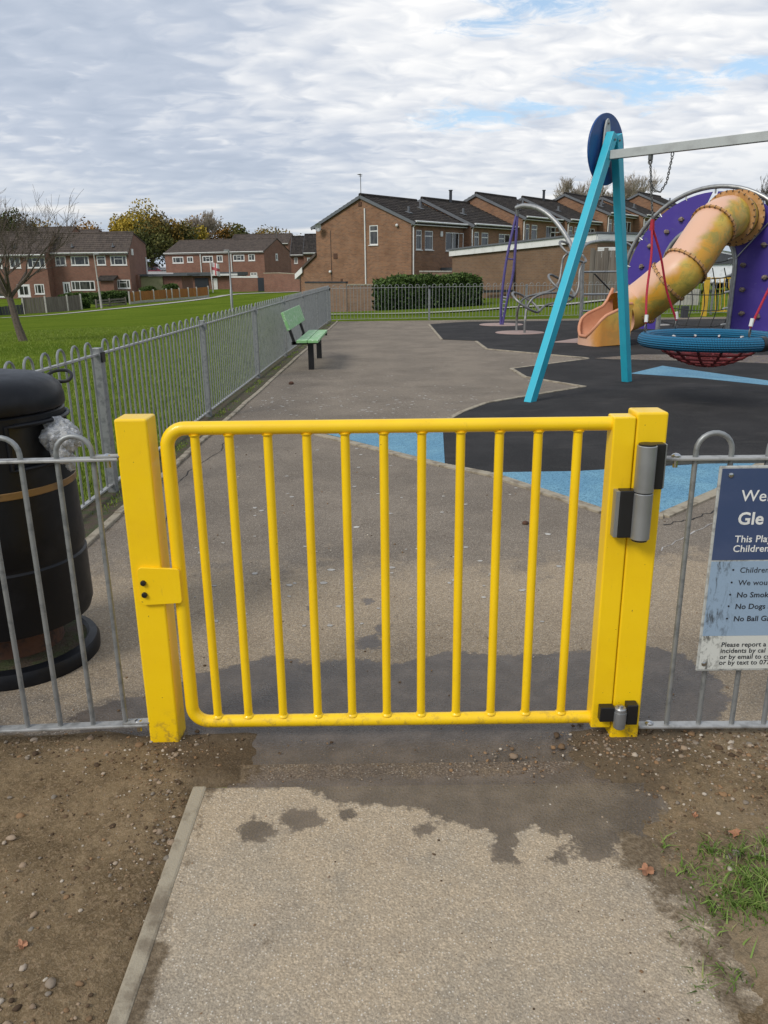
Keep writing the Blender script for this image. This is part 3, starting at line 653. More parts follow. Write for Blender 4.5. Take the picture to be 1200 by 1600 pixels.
for pts in ([(506, 679), (692, 674.5), (695, 727)], [(765, 741), (902, 739), (1188, 722.5), (1124, 765), (1035, 805), (945, 799)], [(985, 585), (1035, 573), (1205, 597), (1205, 604), (1090, 592)]):
    sheet('blue_surface', [G(*p) for p in pts], .016, M['bluerub'])
gp = [G(*p) for p in ((930, 561), (1000, 555), (1200, 556), (1290, 562), (1290, 573), (1130, 566), (960, 562.5))]; sheet('grey_surface', gp, .0155, M['asphalt'])
def edge(name, pts, wd=.07, z=.019):
    mb = MB()
    for a, b_ in zip(pts[:-1], pts[1:]):
        a = np.array(a); b_ = np.array(b_); d = (b_-a)/np.linalg.norm(b_-a); s = np.array([-d[1], d[0], 0])*wd/2
        A = [a-s, a+s, b_+s, b_-s]; mb.hexa([(*q[:2], -.02) for q in A]+[(*q[:2], z) for q in A])
        z += .0013
    return struct(mb.build(name, M['kerb'], bevel=.004))
for seg in ([(496, 680), (692, 729), (765, 743), (943, 802), (1036, 809)], [(1036, 808), (1127, 768), (1195, 724)], [(500, 679), (700, 657), (722, 645), (760, 631), (913, 605.5)], [(914, 605.5), (820, 590), (799, 577)], [(799, 577), (919, 561.5)], [(919, 560.5), (760, 546), (744, 534)], [(690, 531), (670, 507)]):
    edge('edging', [G(*p) for p in seg], .085 if seg[0][0] < 498 or seg[0][0] > 1000 else .06)
def disc(name, px, py, r, m, label=None):
    p = G(px, py); mb = MB(); mb.lathe([(r, -.01), (r, .020), (r*.97, .026)], (p[0], p[1]), 36); return struct(mb.build(name, m, smooth=True))
disc('foundation_pad', 783, 508, .62, M['padpink']); disc('foundation_pad', 812, 520.5, .60, M['padpink'])
sheet('foundation_pad', [G(*p) for p in ((860, 536), (905, 529), (945, 538))], .0175, M['padpink'])
disc('foundation_pad', 1030, 508.5, .27, M['padgrey'])
# fine cracks in the asphalt and patch lines
def crack(pts, wd, m, z=.0065):
    mb = MB(); pl = []
    for a, b_ in zip(pts[:-1], pts[1:]):
        a = G(*a); b_ = G(*b_)
        for t in np.linspace(0, 1, 7)[:-1]: pl.append(a+(b_-a)*t+np.array([random.uniform(-.012, .012), random.uniform(-.02, .02), 0]))
    for a, b_ in zip(pl[:-1], pl[1:]):
        d = (b_-a)/(np.linalg.norm(b_-a)+1e-9); s = np.array([-d[1], d[0], 0])*wd*random.uniform(.3, 1)/2
        mb.quad(*[(*q[:2], z) for q in (a-s, b_-s, b_+s, a+s)])
    return struct(mb.build('asphalt_crack', m))
M['crack'] = plain('crack_dark', (.03, .027, .025), .95)
M['chalk'] = plain('worn_paint', (.42, .40, .38), .9, col2=(.2, .18, .17), scale=30)
crack([(275, 760), (295, 738), (318, 722), (345, 705), (352, 690)], .010, M['crack']); crack([(262, 800), (258, 840)], .007, M['crack'])
crack([(1040, 822), (1085, 810), (1130, 795)], .014, M['crack']); crack([(1030, 862), (1080, 835), (1125, 815)], .012, M['chalk'])

# small light litter flecks trodden into the asphalt
mb = MB()
for i in range(330):
    if random.random() < .6: px, py = random.uniform(360, 780), 628+random.gauss(0, 11)
    else: px, py = random.uniform(300, 900), random.uniform(560, 980)
    p = G(px, py)
    if p[0] < fenx(p[1])+.35: continue
    r = random.uniform(.006, .022); a = [random.uniform(.6, 1.2)*r for _ in range(6)]; mb.prism([(p[0]+a[k_]*cos(k_*pi/3), p[1]+a[k_]*sin(k_*pi/3)*.9, .0052) for k_ in range(6)], (0, 0, .0022))
M['fleck'] = plain('trodden_gum', (.36, .34, .31), .9, col2=(.52, .50, .46), scale=8)
tag(mb.build('trodden_litter', M['fleck']), 'pale flecks of gum and leaf bits trodden into the asphalt', 'litter', kind='stuff')
for (px, py, r, lb) in ((821, 820, .020, 'small brown clod on the asphalt behind the right side of the gate'), (455, 601, .035, 'dark brown fir cone lying near the green bench'), (655, 812, .012, 'tiny dark clod on the asphalt behind the middle bars')):
    p = G(px, py); mb = MB(); mb.ball((p[0], p[1], r*.6), r, 9, 7, (1.1, .9, .75)); o = mb.build('clod', M['rust'], loc=(p[0], p[1], 0), smooth=True); tag(o, lb, 'clod')

# ------------------------------------------------------------------ yellow gate and posts
def postbox(mb, x0, x1, y0, y1, z0, z1): mb.box(x0, x1, y0, y1, z0, z1)
gl = thing('gate_post', 'square yellow steel gate post with the latch plate bolted to it', 'gate post', (-.762, 2.388, 0))
mb = MB(); mb.box(-.812, -.712, 2.338, 2.438, -.05, 1.128); mb.build('post', M['yellow'], gl, bevel=.007, segs=3)
mb = MB(); pl = []
for cx, cz, a0 in ((-.664, .638, 0), (-.772, .638, 90), (-.772, .540, 180), (-.664, .540, 270)):
    r = .010 if a0 in (0, 270) else .016
    for i in range(6): a = radians(a0+i*18); pl.append((cx+r*cos(a), 2.3265, cz+r*sin(a)))
mb.prism(pl[::-1], (0, .0105, 0)); lp = mb.build('latch_plate', M['yellow'], gl, bevel=.0015)
for z in (.602, .561):
    mb = MB(); q = [(.0095, 0), (.0095, .004), (.0075, .0085), (.003, .0095)]; A = MB(); A.lathe(q, (0, 0), 16)
    V = np.concatenate(A.v); V = np.stack([V[:, 0]-.7715, 2.3265-V[:, 2], V[:, 1]+z], 1); mb.add(V, A.f); mb.build('bolt', M['blackrub'], lp, smooth=True)
gr_ = thing('gate_post', 'square yellow steel gate post carrying the hinges beside the notice board', 'gate post', (.812, 2.385, 0))
mb = MB(); mb.box(.766, .862, 2.336, 2.432, -.05, 1.130); mb.build('post', M['yellow'], gr_, bevel=.007, segs=3)

gate = thing('gate', 'bright yellow tubular steel gate closed across the path', 'gate', (0, 2.365, 0))
gy = 2.365; r = .0215; x0 = -.664; x1 = .70; zt = 1.093; zb = .072; cr_ = .058
pts = [(x1, gy, zt)]+[(x, gy, zt) for x in np.linspace(x1, x0+cr_, 6)[1:-1]]
pts += [(x0+cr_-cr_*sin(a), gy, zt-cr_+cr_*cos(a)) for a in np.linspace(0, pi/2, 9)]
pts += [(x0, gy, z) for z in np.linspace(zt-cr_, zb+cr_, 6)[1:-1]]
pts += [(x0+cr_-cr_*cos(a), gy, zb+cr_-cr_*sin(a)) for a in np.linspace(0, pi/2, 9)]
pts += [(x, gy, zb) for x in np.linspace(x0+cr_, x1, 6)[1:]]
mb = MB(); mb.tube(pts, r, 24); mb.build('frame', M['yellow'], gate, smooth=True)
gbx = [P(px, 680, gy)[0] for px in (304, 357.5, 418, 479, 539, 599.5, 659, 720, 780.5, 841, 903)]
for x in gbx:
    mb = MB(); mb.tube([(x, gy, zb+.012), (x, gy, .5), (x, gy, zt-.012)], .0142, 18)
    for z, s_ in ((zb+.019, 1), (zt-.0195, -1)): mb.tube([(x, gy, z), (x, gy, z+s_*.003), (x, gy, z+s_*.007)], [.0195, .0185, .0145], 18)
    mb.build('bar', M['yellow'], gate, smooth=True)
mb = MB(); mb.box(.696, .7635, 2.332, 2.400, .048, 1.118); mb.build('hinge_stile', M['yellow'], gate, bevel=.005, segs=3)
# upper closer hinge
hc = MB(); hx, hy = .7925, 2.300
hc.lathe([(.0275, .893), (.0295, .895), (.0295, 1.036), (.0275, 1.038)], (hx, hy), 32); hc.lathe([(.0275, .742), (.0295, .744), (.0295, .888), (.0275, .890)], (hx, hy), 32)
hcyl = hc.build('hinge_cylinder', M['alu'], gate, smooth=True)
for pr_ in ([(.026, 1.038), (.026, 1.0425), (.020, 1.044)], [(.024, .736), (.024, .7418)], [(.027, .8902), (.027, .8928)]): mb = MB(); mb.lathe(pr_, (hx, hy), 28); mb.build('end_cap', M['blackrub'], hcyl, smooth=True)
mb = MB(); mb.box(.815, .850, 2.300, 2.3358, .899, 1.040); mb.build('bracket', M['blackrub'], gate, bevel=.003)
mb = MB(); mb.box(.8505, .8555, 2.306, 2.3358, .901, 1.038); mb.build('bracket_cover', M['alu'], gate, bevel=.001)
mb = MB(); mb.box(.723, .770, 2.296, 2.3318, .745, .897); mb.build('bracket', M['blackrub'], gate, bevel=.003)
mb = MB(); mb.box(.710, .7225, 2.298, 2.3318, .747, .895); mb.build('bracket_cover', M['alu'], gate, bevel=.001)
# lower hinge
hx2 = .783
mb = MB(); mb.lathe([(.017, .066), (.0195, .069), (.0195, .140), (.016, .144)], (hx2, 2.305), 24); mb.lathe([(.0215, .085), (.0215, .128)], (hx2, 2.305), 24); mb.build('lower_hinge', M['alu'], gate, smooth=True)
mb = MB(); mb.lathe([(.009, .144), (.009, .150), (.005, .153)], (hx2, 2.305), 16); mb.build('hinge_pin', M['steel'], gate, smooth=True)
mb = MB(); mb.box(.7155, .764, 2.302, 2.3318, .089, .143); mb.build('lower_bracket', M['blackrub'], gate, bevel=.003)
mb = MB(); mb.box(.805, .842, 2.300, 2.3358, .078, .152); mb.build('lower_bracket', M['blackrub'], gate, bevel=.003)

# ------------------------------------------------------------------ bow top railings
def hoop(mb, x0, x1, y, zr, zt, zb, r=.0083, dirv=(1, 0), n=10, sg=10):
    c = (x0+x1)/2; R_ = (x1-x0)/2; L = []
    L += [(x0, z) for z in np.linspace(zb, zt-R_, 4)]
    L += [(c-R_*cos(a), zt-R_+R_*sin(a)) for a in np.linspace(0, pi, sg+2)[1:-1]]
    L += [(x1, z) for z in np.linspace(zt-R_, zb, 4)]
    return L
def nearfence(name, label, A, B, xs, zrail, zbot, ztop, posts=()):
    """A,B plan end points; xs distances of bar pairs from A along A->B"""
    A = np.array(A, float); B = np.array(B, float); d = (B-A)/np.linalg.norm(B-A); L = np.linalg.norm(B-A)
    t = thing(name, label, 'fence', (A[0], A[1], 0))
    def pt(s, z, off=0): return (A[0]+d[0]*s-d[1]*off, A[1]+d[1]*s+d[0]*off, z)
    for z0, nm_ in ((zrail, 'top_rail'), (zbot, 'bottom_rail')):
        mb = MB(); mb.beam(pt(.0, z0), pt(L, z0), .036, .010); mb.build(nm_, M['galv_rail'], t, bevel=.003)
    for a, b_ in xs:
        mb = MB(); q = hoop(mb, a, b_, 0, zrail, ztop, zbot-.002); mb.tube([pt(s, z) for s, z in q], .0083, 12); mb.build('hoop', M['galv'], t, smooth=True)
    return t, pt
p0 = P(40, 1140, 2.31)[0]; bars = [P(x, 1140, 2.31)[0] for x in (40, 91, 142, 194)]
A_ = (-.813, 2.352); B_ = (-2.05, 2.285)
tL, ptL = nearfence('bow_top_fence', 'short galvanised hoop top railing in front of the litter bin, left of the gate', A_, B_, [(.078+i*.218, .187+i*.218) for i in range(5)], 1.004, .075, 1.077)
for z, nm_ in ((1.012, 'bolt'), (.083, 'bolt')):
    mb = MB(); c = ptL(.035, z)
    mb.lathe([(.014, z-.003), (.014, z+.002), (.010, z+.006), (.004, z+.0085)], c[:2], 14); mb.lathe([(.009, z-.035), (.009, z-.012)], c[:2], 8)
    mb.build('bolt', M['steel'], tL, smooth=True)
mb = MB(); mb.beam(ptL(-.004, 1.0135), ptL(.075, 1.0125), .03, .005); mb.build('fixing_lug', M['galv_rail'], tL)
mb = MB(); mb.beam(ptL(-.004, .0845), ptL(.085, .0835), .03, .005); mb.build('fixing_lug', M['galv_rail'], tL)
A_ = (.863, 2.352); B_ = (2.6, 2.33)
tR, ptR = nearfence('bow_top_fence', 'galvanised hoop top railing right of the gate with the notice fixed to it', A_, B_, [(.098+i*.222, .207+i*.222) for i in range(7)], .984, .045, 1.063)
for z in (.992, .053):
    mb = MB(); c = ptR(.038, z)
    mb.lathe([(.014, z-.003), (.014, z+.002), (.010, z+.006), (.004, z+.0085)], c[:2], 14); mb.lathe([(.008, z-.036), (.008, z-.012)], c[:2], 8); mb.build('bolt', M['steel'], tR, smooth=True)
mb = MB(); mb.beam(ptR(.0, .976), ptR(2.0-.4, .976), .004, .018); mb.build('rail_flange', M['galv'], tR)

def longfence(name, label, A, B, posts, zf, pitch=.212, ztop=1.095, zrail=1.005, zbot=.065, seg=6, m='galv_far', sides=6):
    A = np.array(A, float); B = np.array(B, float); L = np.linalg.norm(B-A); d = (B-A)/L
    t = thing(name, label, 'fence', (A[0], A[1], 0))
    def pt(s, z, off=0.):
        x = A[0]+d[0]*s-d[1]*off; y = A[1]+d[1]*s+d[0]*off; return (x, y, z+zf(x, y))
    for s in posts:
        mb = MB(); p = pt(s, 0); ax = np.array([d[0], d[1], 0])
        mb.beam((p[0], p[1], p[2]-.05), (p[0], p[1], p[2]+1.05), .062, .062, ax); mb.build('post', M['galv'], t, bevel=.004 if s < 8 else 0)
        mb = MB(); c = pt(s, .985, -.037); mb.beam(pt(s-.03, .985, -.037), pt(s+.03, .985, -.037), .012, .07); mb.build('bracket', M['blackrub'] if s < 4 else M['galv'], t)
    ps = [0]+list(posts)+[L]
    for a, b_ in zip(ps[:-1], ps[1:]):
        if b_-a < .4: continue
        n_ = max(1, int((b_-a-.12)/pitch)); mb = MB(); pw = (b_-a-.1)/n_
        for i in range(n_):
            s0 = a+.05+pw*(i+.25); s1 = s0+pw*.5
            mb.tube([pt(s, z) for s, z in hoop(None, s0, s1, 0, zrail, ztop, zbot, sg=seg)], .0078, sides, cap=False)
        mb.build('hoop_panel', M[m], t, smooth=True)
        mb = MB(); mb.beam(pt(a+.03, zrail), pt(b_-.03, zrail), .032, .012); mb.build('top_rail', M['galv_rail'], t)
        mb = MB(); mb.beam(pt(a+.03, zbot), pt(b_-.03, zbot), .032, .012); mb.build('bottom_rail', M['galv_rail'], t)
    return t
zero = lambda x, y: 0.
Af = (fenx(2.3), 2.3); Bf = (fenx(25.3), 25.3)
longfence('bow_top_fence', 'long galvanised hoop top railing between the asphalt and the grass field', Af, Bf, [.02, 3.28, 6.36, 9.6, 12.7, 15.8, 18.9, 22.0], zero)
longfence('bow_top_fence', 'far galvanised hoop top railing across the back of the playground', (-1.62, 25.33), (15.4, 27.2), [.0, 3.15, 6.3, 9.45, 12.6], zero)

# ------------------------------------------------------------------ litter bin
bc = (-1.548, 3.01)
bn = thing('litter_bin', 'round black plastic litter bin with a domed lid and a dull gold band', 'bin', (*bc, 0))
mb = MB(); prof = [(.27, .19), (.302, .205), (.314, .24), (.313, .45), (.3145, .462), (.307, .470), (.307, .492), (.3125, .50), (.309, .62), (.306, .755), (.3055, .79), (.304, .83), (.298, 1.048), (.292, 1.054)]
# body with a mouth cut on the right side
def lathe_hole(mb, prof, c, n, a0, a1, z0, z1, back=.06):
    A = np.linspace(0, 2*pi, n, endpoint=False); vs = []
    for r, z in prof: vs += [(c[0]+r*cos(a), c[1]+r*sin(a), z) for a in A]
    f = []
    for i in range(len(prof)-1):
        for k_ in range(n):
            l = (k_+1) % n; am = (A[k_]+pi/n+pi) % (2*pi)-pi; zm = (prof[i][1]+prof[i+1][1])/2
            if a0 < am < a1 and z0 < zm < z1: continue
            f.append((i*n+k_, i*n+l, (i+1)*n+l, (i+1)*n+k_))
    mb.add(vs, f)
prof2 = prof[:12]+[(.3035-.006*(z-.84)/.2, z) for z in np.linspace(.84, 1.04, 9)]+prof[12:]
lathe_hole(mb, prof2, bc, 64, radians(-48), radians(38), .86, 1.02)
mb.lathe([(.0, .20), (.255, .20)], bc, 64, caps=False); mb.build('body', M['binblack'], bn, smooth=True)
mb = MB(); mb.lathe([(.262, .82), (.262, 1.055)], bc, 40, caps=False); mb.lathe([(0, .83), (.262, .83)], bc, 40, caps=False); mb.build('liner', M['blackrub'], bn, smooth=True)
mb = MB()                                              # raised frame round the mouth
for a0, a1 in ((-50, 40),):
    top = [(bc[0]+.307*cos(radians(a)), bc[1]+.307*sin(radians(a)), 1.022) for a in np.linspace(a0, a1, 16)]; bot = [(bc[0]+.307*cos(radians(a)), bc[1]+.307*sin(radians(a)), .862) for a in np.linspace(a1, a0, 16)]
    mb.tube(top+bot, .008, 8, closed=True)
mb.build('mouth_frame', M['binblack'], bn, smooth=True)
mb = MB(); mb.lathe([(.3075, .756), (.3095, .758), (.3095, .782), (.3075, .784)], bc, 64, caps=False); mb.build('gold_band', M['gold'], bn, smooth=True)
mb = MB(); mb.lathe([(.290, 1.056), (.300, 1.060), (.304, 1.07), (.302, 1.105), (.292, 1.138), (.268, 1.162), (.22, 1.180), (.14, 1.192), (.0, 1.197)], bc, 64, caps=False); mb.lathe([(.0, 1.056), (.290, 1.056)], bc, 64, caps=False)
lid = mb.build('lid', M['binblack'], bn, smooth=True)
hp = np.array([bc[0]+.235, bc[1]+.19]); q = smoothcurve([(hp[0]-.04, hp[1]-.01, 1.155), (hp[0]-.015, hp[1]+.01, 1.172), (hp[0]+.03, hp[1]+.02, 1.172), (hp[0]+.05, hp[1]+.01, 1.155), (hp[0]+.04, hp[1]-.01, 1.135), (hp[0]+.0, hp[1]-.02, 1.135)], 5, True)
mb = MB(); mb.tube(q, .007, 8, closed=True); mb.build('hasp', M['blackrub'], lid, smooth=True)
mb = MB(); mb.lathe([(.18, .06), (.17, .20)], bc, 32); mb.build('pedestal', M['rust'], bn, smooth=True)
mb = MB(); mb.lathe([(.30, .0), (.318, .005), (.320, .045), (.31, .065), (.28, .075), (.262, .055), (.18, .05)], bc, 56, caps=False); mb.build('base_ring', M['binblack'], bn, smooth=True)
mb = MB(); mb.lathe([(.0, .066), (.14, .075), (.272, .062)], bc, 40, caps=False); mb.build('soil_debris', M['soil'], bn, smooth=True)
# rubbish bag spilling out of the mouth
m, n, b = newmat('clear_plastic_bag'); c = coords(n); n.put(b.inputs['Base Color'], n.mix(n.step(n.noise(c, 18, 5, .6, 1.5), .4, .65), (.90, .91, .92), (.68, .69, .71)))
b.inputs['Roughness'].default_value = .18; b.inputs['Transmission Weight'].default_value = .35; b.inputs['IOR'].default_value = 1.1; bump(n, b, n.noise(c, 30, 5, .6, 2.), 1., .02); M['bag'] = m
def crumple(c, R, sc, seed, nn=(26, 18)):
    mb = MB(); mb.ball(c, R, nn[0], nn[1], sc); V = np.concatenate(mb.v); d = V-np.array(c); r0 = np.linalg.norm(d, axis=1)+1e-9; u = d/r0[:, None]
    k = fbm(u[:, 0]*3.1+7, u[:, 1]*3.1+u[:, 2]*2.3+9, 4, seed)+.6*np.abs(fbm(u[:, 0]*6+3, u[:, 2]*6+u[:, 1]*4+5, 3, seed+9)-.5); V = np.array(c)+d*(.55+.8*k)[:, None]; mb.v = [V]; return mb
mb = crumple((bc[0]+.315, bc[1]-.06, .955), .066, (1.05, 1.1, .95), 3, (44, 30)); V = mb.v[0]
mb2 = crumple((bc[0]+.325, bc[1]-.10, .90), .036, (1., 1., 1.2), 13); mb.add(mb2.v[0], mb2.f)
mb3 = crumple((bc[0]+.335, bc[1]-.05, .855), .020, (1., 1., 1.8), 23); mb.add(mb3.v[0], mb3.f)
o = mb.build('rubbish_bag', M['bag'], loc=(bc[0]+.3, bc[1]-.07, .9)); tag(o, 'crumpled clear plastic rubbish bag sticking out of the bin mouth', 'rubbish bag')
o.data.polygons.foreach_set('use_smooth', [True]*len(o.data.polygons)); o.data.set_sharp_from_angle(angle=radians(80))

# ------------------------------------------------------------------ notice board on the right railing
M['signnavy'] = plain('sign_navy', (.045, .072, .155), .35, col2=(.06, .085, .17), scale=5)
m, n, b = newmat('sign_pale_blue'); c = coords(n); s_ = n.sep(c)
gr = n.math('MULTIPLY', n.step(n.noise(n.vmath('MULTIPLY', c, (1., 1., .35)), 42, 6, .75, .6), .48, .66), n.step(s_[0], .13, .03))
n.put(b.inputs['Base Color'], n.mix(gr, (.28, .38, .50), (.07, .085, .10))); b.inputs['Roughness'].default_value = .4; M['signblue'] = m
m, n, b = newmat('sign_white'); c = coords(n); s_ = n.sep(c)
gr = n.math('MULTIPLY', n.step(n.noise(n.vmath('MULTIPLY', c, (1., 1., .5)), 48, 6, .75, .6), .48, .64), n.step(s_[0], .11, .02))
n.put(b.inputs['Base Color'], n.mix(gr, (.60, .61, .57), (.12, .12, .11))); b.inputs['Roughness'].default_value = .4; M['signwhite'] = m
M['signedge'] = plain('sign_edge', (.45, .46, .44), .5, col2=(.2, .2, .19), scale=40)
M['ink_white'] = plain('lettering_white', (.78, .78, .75), .5); M['ink_dark'] = plain('lettering_dark', (.02, .022, .03), .5)
SX = 1.026; SY = 2.318; W_ = .52
sg = thing('notice_board', 'blue and white playground notice board fixed to the railing right of the gate', 'sign', (SX, SY, .28))
mb = MB(); mb.box(SX, SX+W_, SY, SY+.008, .268, .966); mb.build('panel', M['signedge'], sg, bevel=.003)
def face(z0, z1, m, nm_):
    mb = MB(); mb.box(SX+.008, SX+W_-.008, SY-.0012, SY+.0005, z0, z1); return mb.build(nm_, m, sg)
zc = lambda py, px=1120: float(P(px, py, SY)[2])
z_a = zc(876, 1140); z_b = zc(993, 1150)
face(z_a+.0025, .958, M['signnavy'], 'header'); face(z_b, z_a-.0025, M['signblue'], 'middle_band'); face(.276, z_b-.0005, M['signwhite'], 'footer')
def text(s, x, z, size, m, bold=0., shear=0., nm_='lettering'):
    cu = bpy.data.curves.new('t', 'FONT'); cu.body = s; cu.size = size; cu.offset = bold*size; cu.shear = shear; cu.extrude = .0003; cu.resolution_u = 3; cu.space_character = 1.02
    to = bpy.data.objects.new('t', cu); COL.objects.link(to); bpy.context.view_layer.update()
    dg = bpy.context.evaluated_depsgraph_get(); me = bpy.data.meshes.new_from_object(to.evaluated_get(dg)); bpy.data.objects.remove(to); bpy.data.curves.remove(cu)
    me.transform(Matrix.Translation((x-SX, SY-.0018-SY, z-.28)) @ Matrix.Rotation(pi/2, 4, 'X')); me.materials.clear(); me.materials.append(m)
    o = bpy.data.objects.new(nm_, me); COL.objects.link(o); o.parent = sg; return o
tx = 1.101
text("Welcome to", tx, zc(783, 1165)-.0, .052, M['ink_white'], .004, .02)
text("Gle", tx-.002, zc(819, 1160), .056, M['ink_white'], .022, .02)
text("This Play Area", tx-.003, zc(847, 1155), .032, M['ink_white'], .008, .02)
text("Children", tx-.005, zc(862, 1155), .032, M['ink_white'], .008, .02)
for py, s_, bo in ((894.5, "Children", 0), (914, "We would", 0), (933, "No Smoking", .018), (951, "No Dogs a", .018), (970, "No Ball Games", .018)):
    z = zc(py, 1165); text(s_, 1.127, z, .026, M['ink_dark'], bo*.6, .02)
    mb = MB(); mb.lathe([(.0032, 0), (.0032, .001)], (0, 0), 10); V = mb.v[0]; mb.v = [np.stack([V[:, 0]+1.106, SY-.0013-V[:, 2], V[:, 1]+z+.010], 1)]; mb.build('bullet', M['ink_dark'], sg)
for py, s_ in ((1010, "Please report a"), (1019.5, "incidents by cal"), (1029, "or by email to cs"), (1038, "or by text to 077")):
    text(s_, 1.098, zc(py, 1150), .0235, M['ink_dark'], .009, .02)
for x, z in ((SX+.035, .938), (SX+.022, .296), (SX+W_-.03, .938), (SX+W_-.03, .296)):
    mb = MB(); mb.lathe([(.008, 0), (.0075, .003), (.003, .005)], (0, 0), 14); V = mb.v[0]; mb.v = [np.stack([V[:, 0]+x, SY-.0015-V[:, 2], V[:, 1]+z], 1)]; mb.build('screw', M['steel'], sg, smooth=True)

# ------------------------------------------------------------------ green bench
bt = thing('bench', 'pale green plank bench on black steel legs beside the left railing', 'bench', (-1.2, 13.8, 0))
for y in (12.92, 14.62):
    mb = MB(); mb.box(-1.20, -1.11, y-.04, y+.04, -.02, .43); mb.build('leg', M['blackrub'], bt, bevel=.005)
    mb = MB(); mb.beam((-1.46, y, .425), (-1.0, y, .44), .05, .05); mb.beam((-1.41, y, .41), (-1.55, y, .86), .05, .045, (1, 0, 0)); mb.build('back_bracket', M['blackrub'], bt)
mb = MB(); y0, y1 = 12.50, 15.05
for x0 in (-1.34, -1.165): mb.box(x0, x0+.165, y0, y1-.3, .462, .505)
mb.build('seat', M['benchgreen'], bt, bevel=.006)
mb = MB(); a = np.array([-1.43, y0, .665]); b_ = np.array([-1.52, y0, .94]); t_ = np.array([-.045, 0, -.015])
mb.hexa([a, a+t_, a+t_+[0, y1-y0, 0], a+[0, y1-y0, 0], b_, b_+t_, b_+t_+[0, y1-y0, 0], b_+[0, y1-y0, 0]]); mb.build('backrest', M['benchgreen'], bt, bevel=.006)

# ------------------------------------------------------------------ basket swing
F1 = np.array([1.757, 9.393, 0]); F2_ = np.array([3.439, 11.044, 0]); MID = (F1+F2_)/2; U = (F2_-F1)/np.linalg.norm(F2_-F1); NN = np.array([U[1], -U[0], 0]); ZU = np.array([0, 0, 1.])
sw = thing('swing_frame', 'teal A-frame of the basket swing with a grey crossbeam', 'swing frame', MID)
hub = MID+NN*.18
def swp(t, u=0., z=0.): return MID+NN*t+U*u+ZU*z
ztop = 3.05
for foot, su in ((F1, -1), (F2_, 1)):
    mb = MB(); mb.beam(foot-ZU*.05+NN*0, swp(.16, .10+su*.045, ztop), .115, .10, NN); mb.build('leg', M['teal'], sw, bevel=.006)
for foot, su in ((F1+NN*4.6, -1), (F2_+NN*4.6, 1)):   # the far-side pair, out of frame
    mb = MB(); mb.beam(foot-ZU*.05, swp(4.44, su*.05, ztop+.03), .115, .10, NN); mb.build('leg', M['teal'], sw, bevel=.006)
mb = MB(); mb.beam(swp(.20, 0, 2.812), swp(4.42, 0, 2.812), .08, .095); mb.build('crossbeam', M['beam'], sw, bevel=.004)
def discmesh(t0, t1, R_, zc_, uc=0, n=48):
    mb = MB(); p = [swp(t0, uc+R_*cos(a), zc_+R_*sin(a)) for a in np.linspace(0, 2*pi, n, endpoint=False)]; return mb.prism(p, NN*(t1-t0))
discmesh(.03, .055, .40, 2.895, .13).build('end_disc', M['navydisc'], sw, bevel=.004)
mb = MB(); mb.prism([swp(.075, .06+a_, z_) for a_, z_ in ((-.09, 2.70), (.09, 2.70), (.055, 3.12), (.03, 3.20), (0, 3.225), (-.03, 3.20), (-.055, 3.12))], NN*.02); mb.build('head_plate', M['beam'], sw)
for z, uu, tt_ in ((3.17, .06, .095), (2.98, .035, .211), (2.86, .0, .211), (2.98, .14, .211), (2.86, .17, .211)):
    mb = MB(); mb.prism([swp(tt_, uu+.012*cos(a), z+.012*sin(a)) for a in np.linspace(0, 2*pi, 10, endpoint=False)], NN*.01); mb.build('bolt', M['chain'], sw)
nest = thing('basket_swing', 'basket swing with a thick blue rope ring hanging from the crossbeam', 'swing', swp(1.6, 0, .74))
RC = .70; rc = .078; tcn = 1.6; zr_ = .745
pts = [swp(tcn+RC*cos(a), RC*sin(a), zr_) for a in np.linspace(0, 2*pi, 72, endpoint=False)]
m, n, b = newmat('braided_rope'); t = n.n('ShaderNodeTexCoord').outputs['Object']; s_ = n.sep(t)
ang = n.math('ARCTAN2', s_[1], s_[0]); wv = n.math('SINE', n.math('ADD', n.math('MULTIPLY', ang, 150.), n.math('MULTIPLY', s_[2], 130.))); wv2 = n.math('SINE', n.math('SUBTRACT', n.math('MULTIPLY', ang, 150.), n.math('MULTIPLY', s_[2], 130.)))
h = n.math('MULTIPLY', wv, wv2); n.put(b.inputs['Base Color'], n.mix(n.step(h, -.6, .5), (.003, .075, .16), (.010, .22, .42))); b.inputs['Roughness'].default_value = .6; bump(n, b, h, .9, .012); M['bluerope'] = m
mb = MB(); mb.tube(pts, rc, 20, closed=True); mb.build('ring', M['bluerope'], nest, smooth=True)
ap = [tcn+RC*cos(a) for a in ()]
a0 = radians(-14-35); seg = [swp(tcn+RC*cos(a), RC*sin(a), zr_) for a in np.linspace(radians(-22), radians(-16), 5)]
mb = MB(); mb.tube(seg, rc+.004, 20); mb.build('tape_wrap', M['blackrub'], nest, smooth=True)
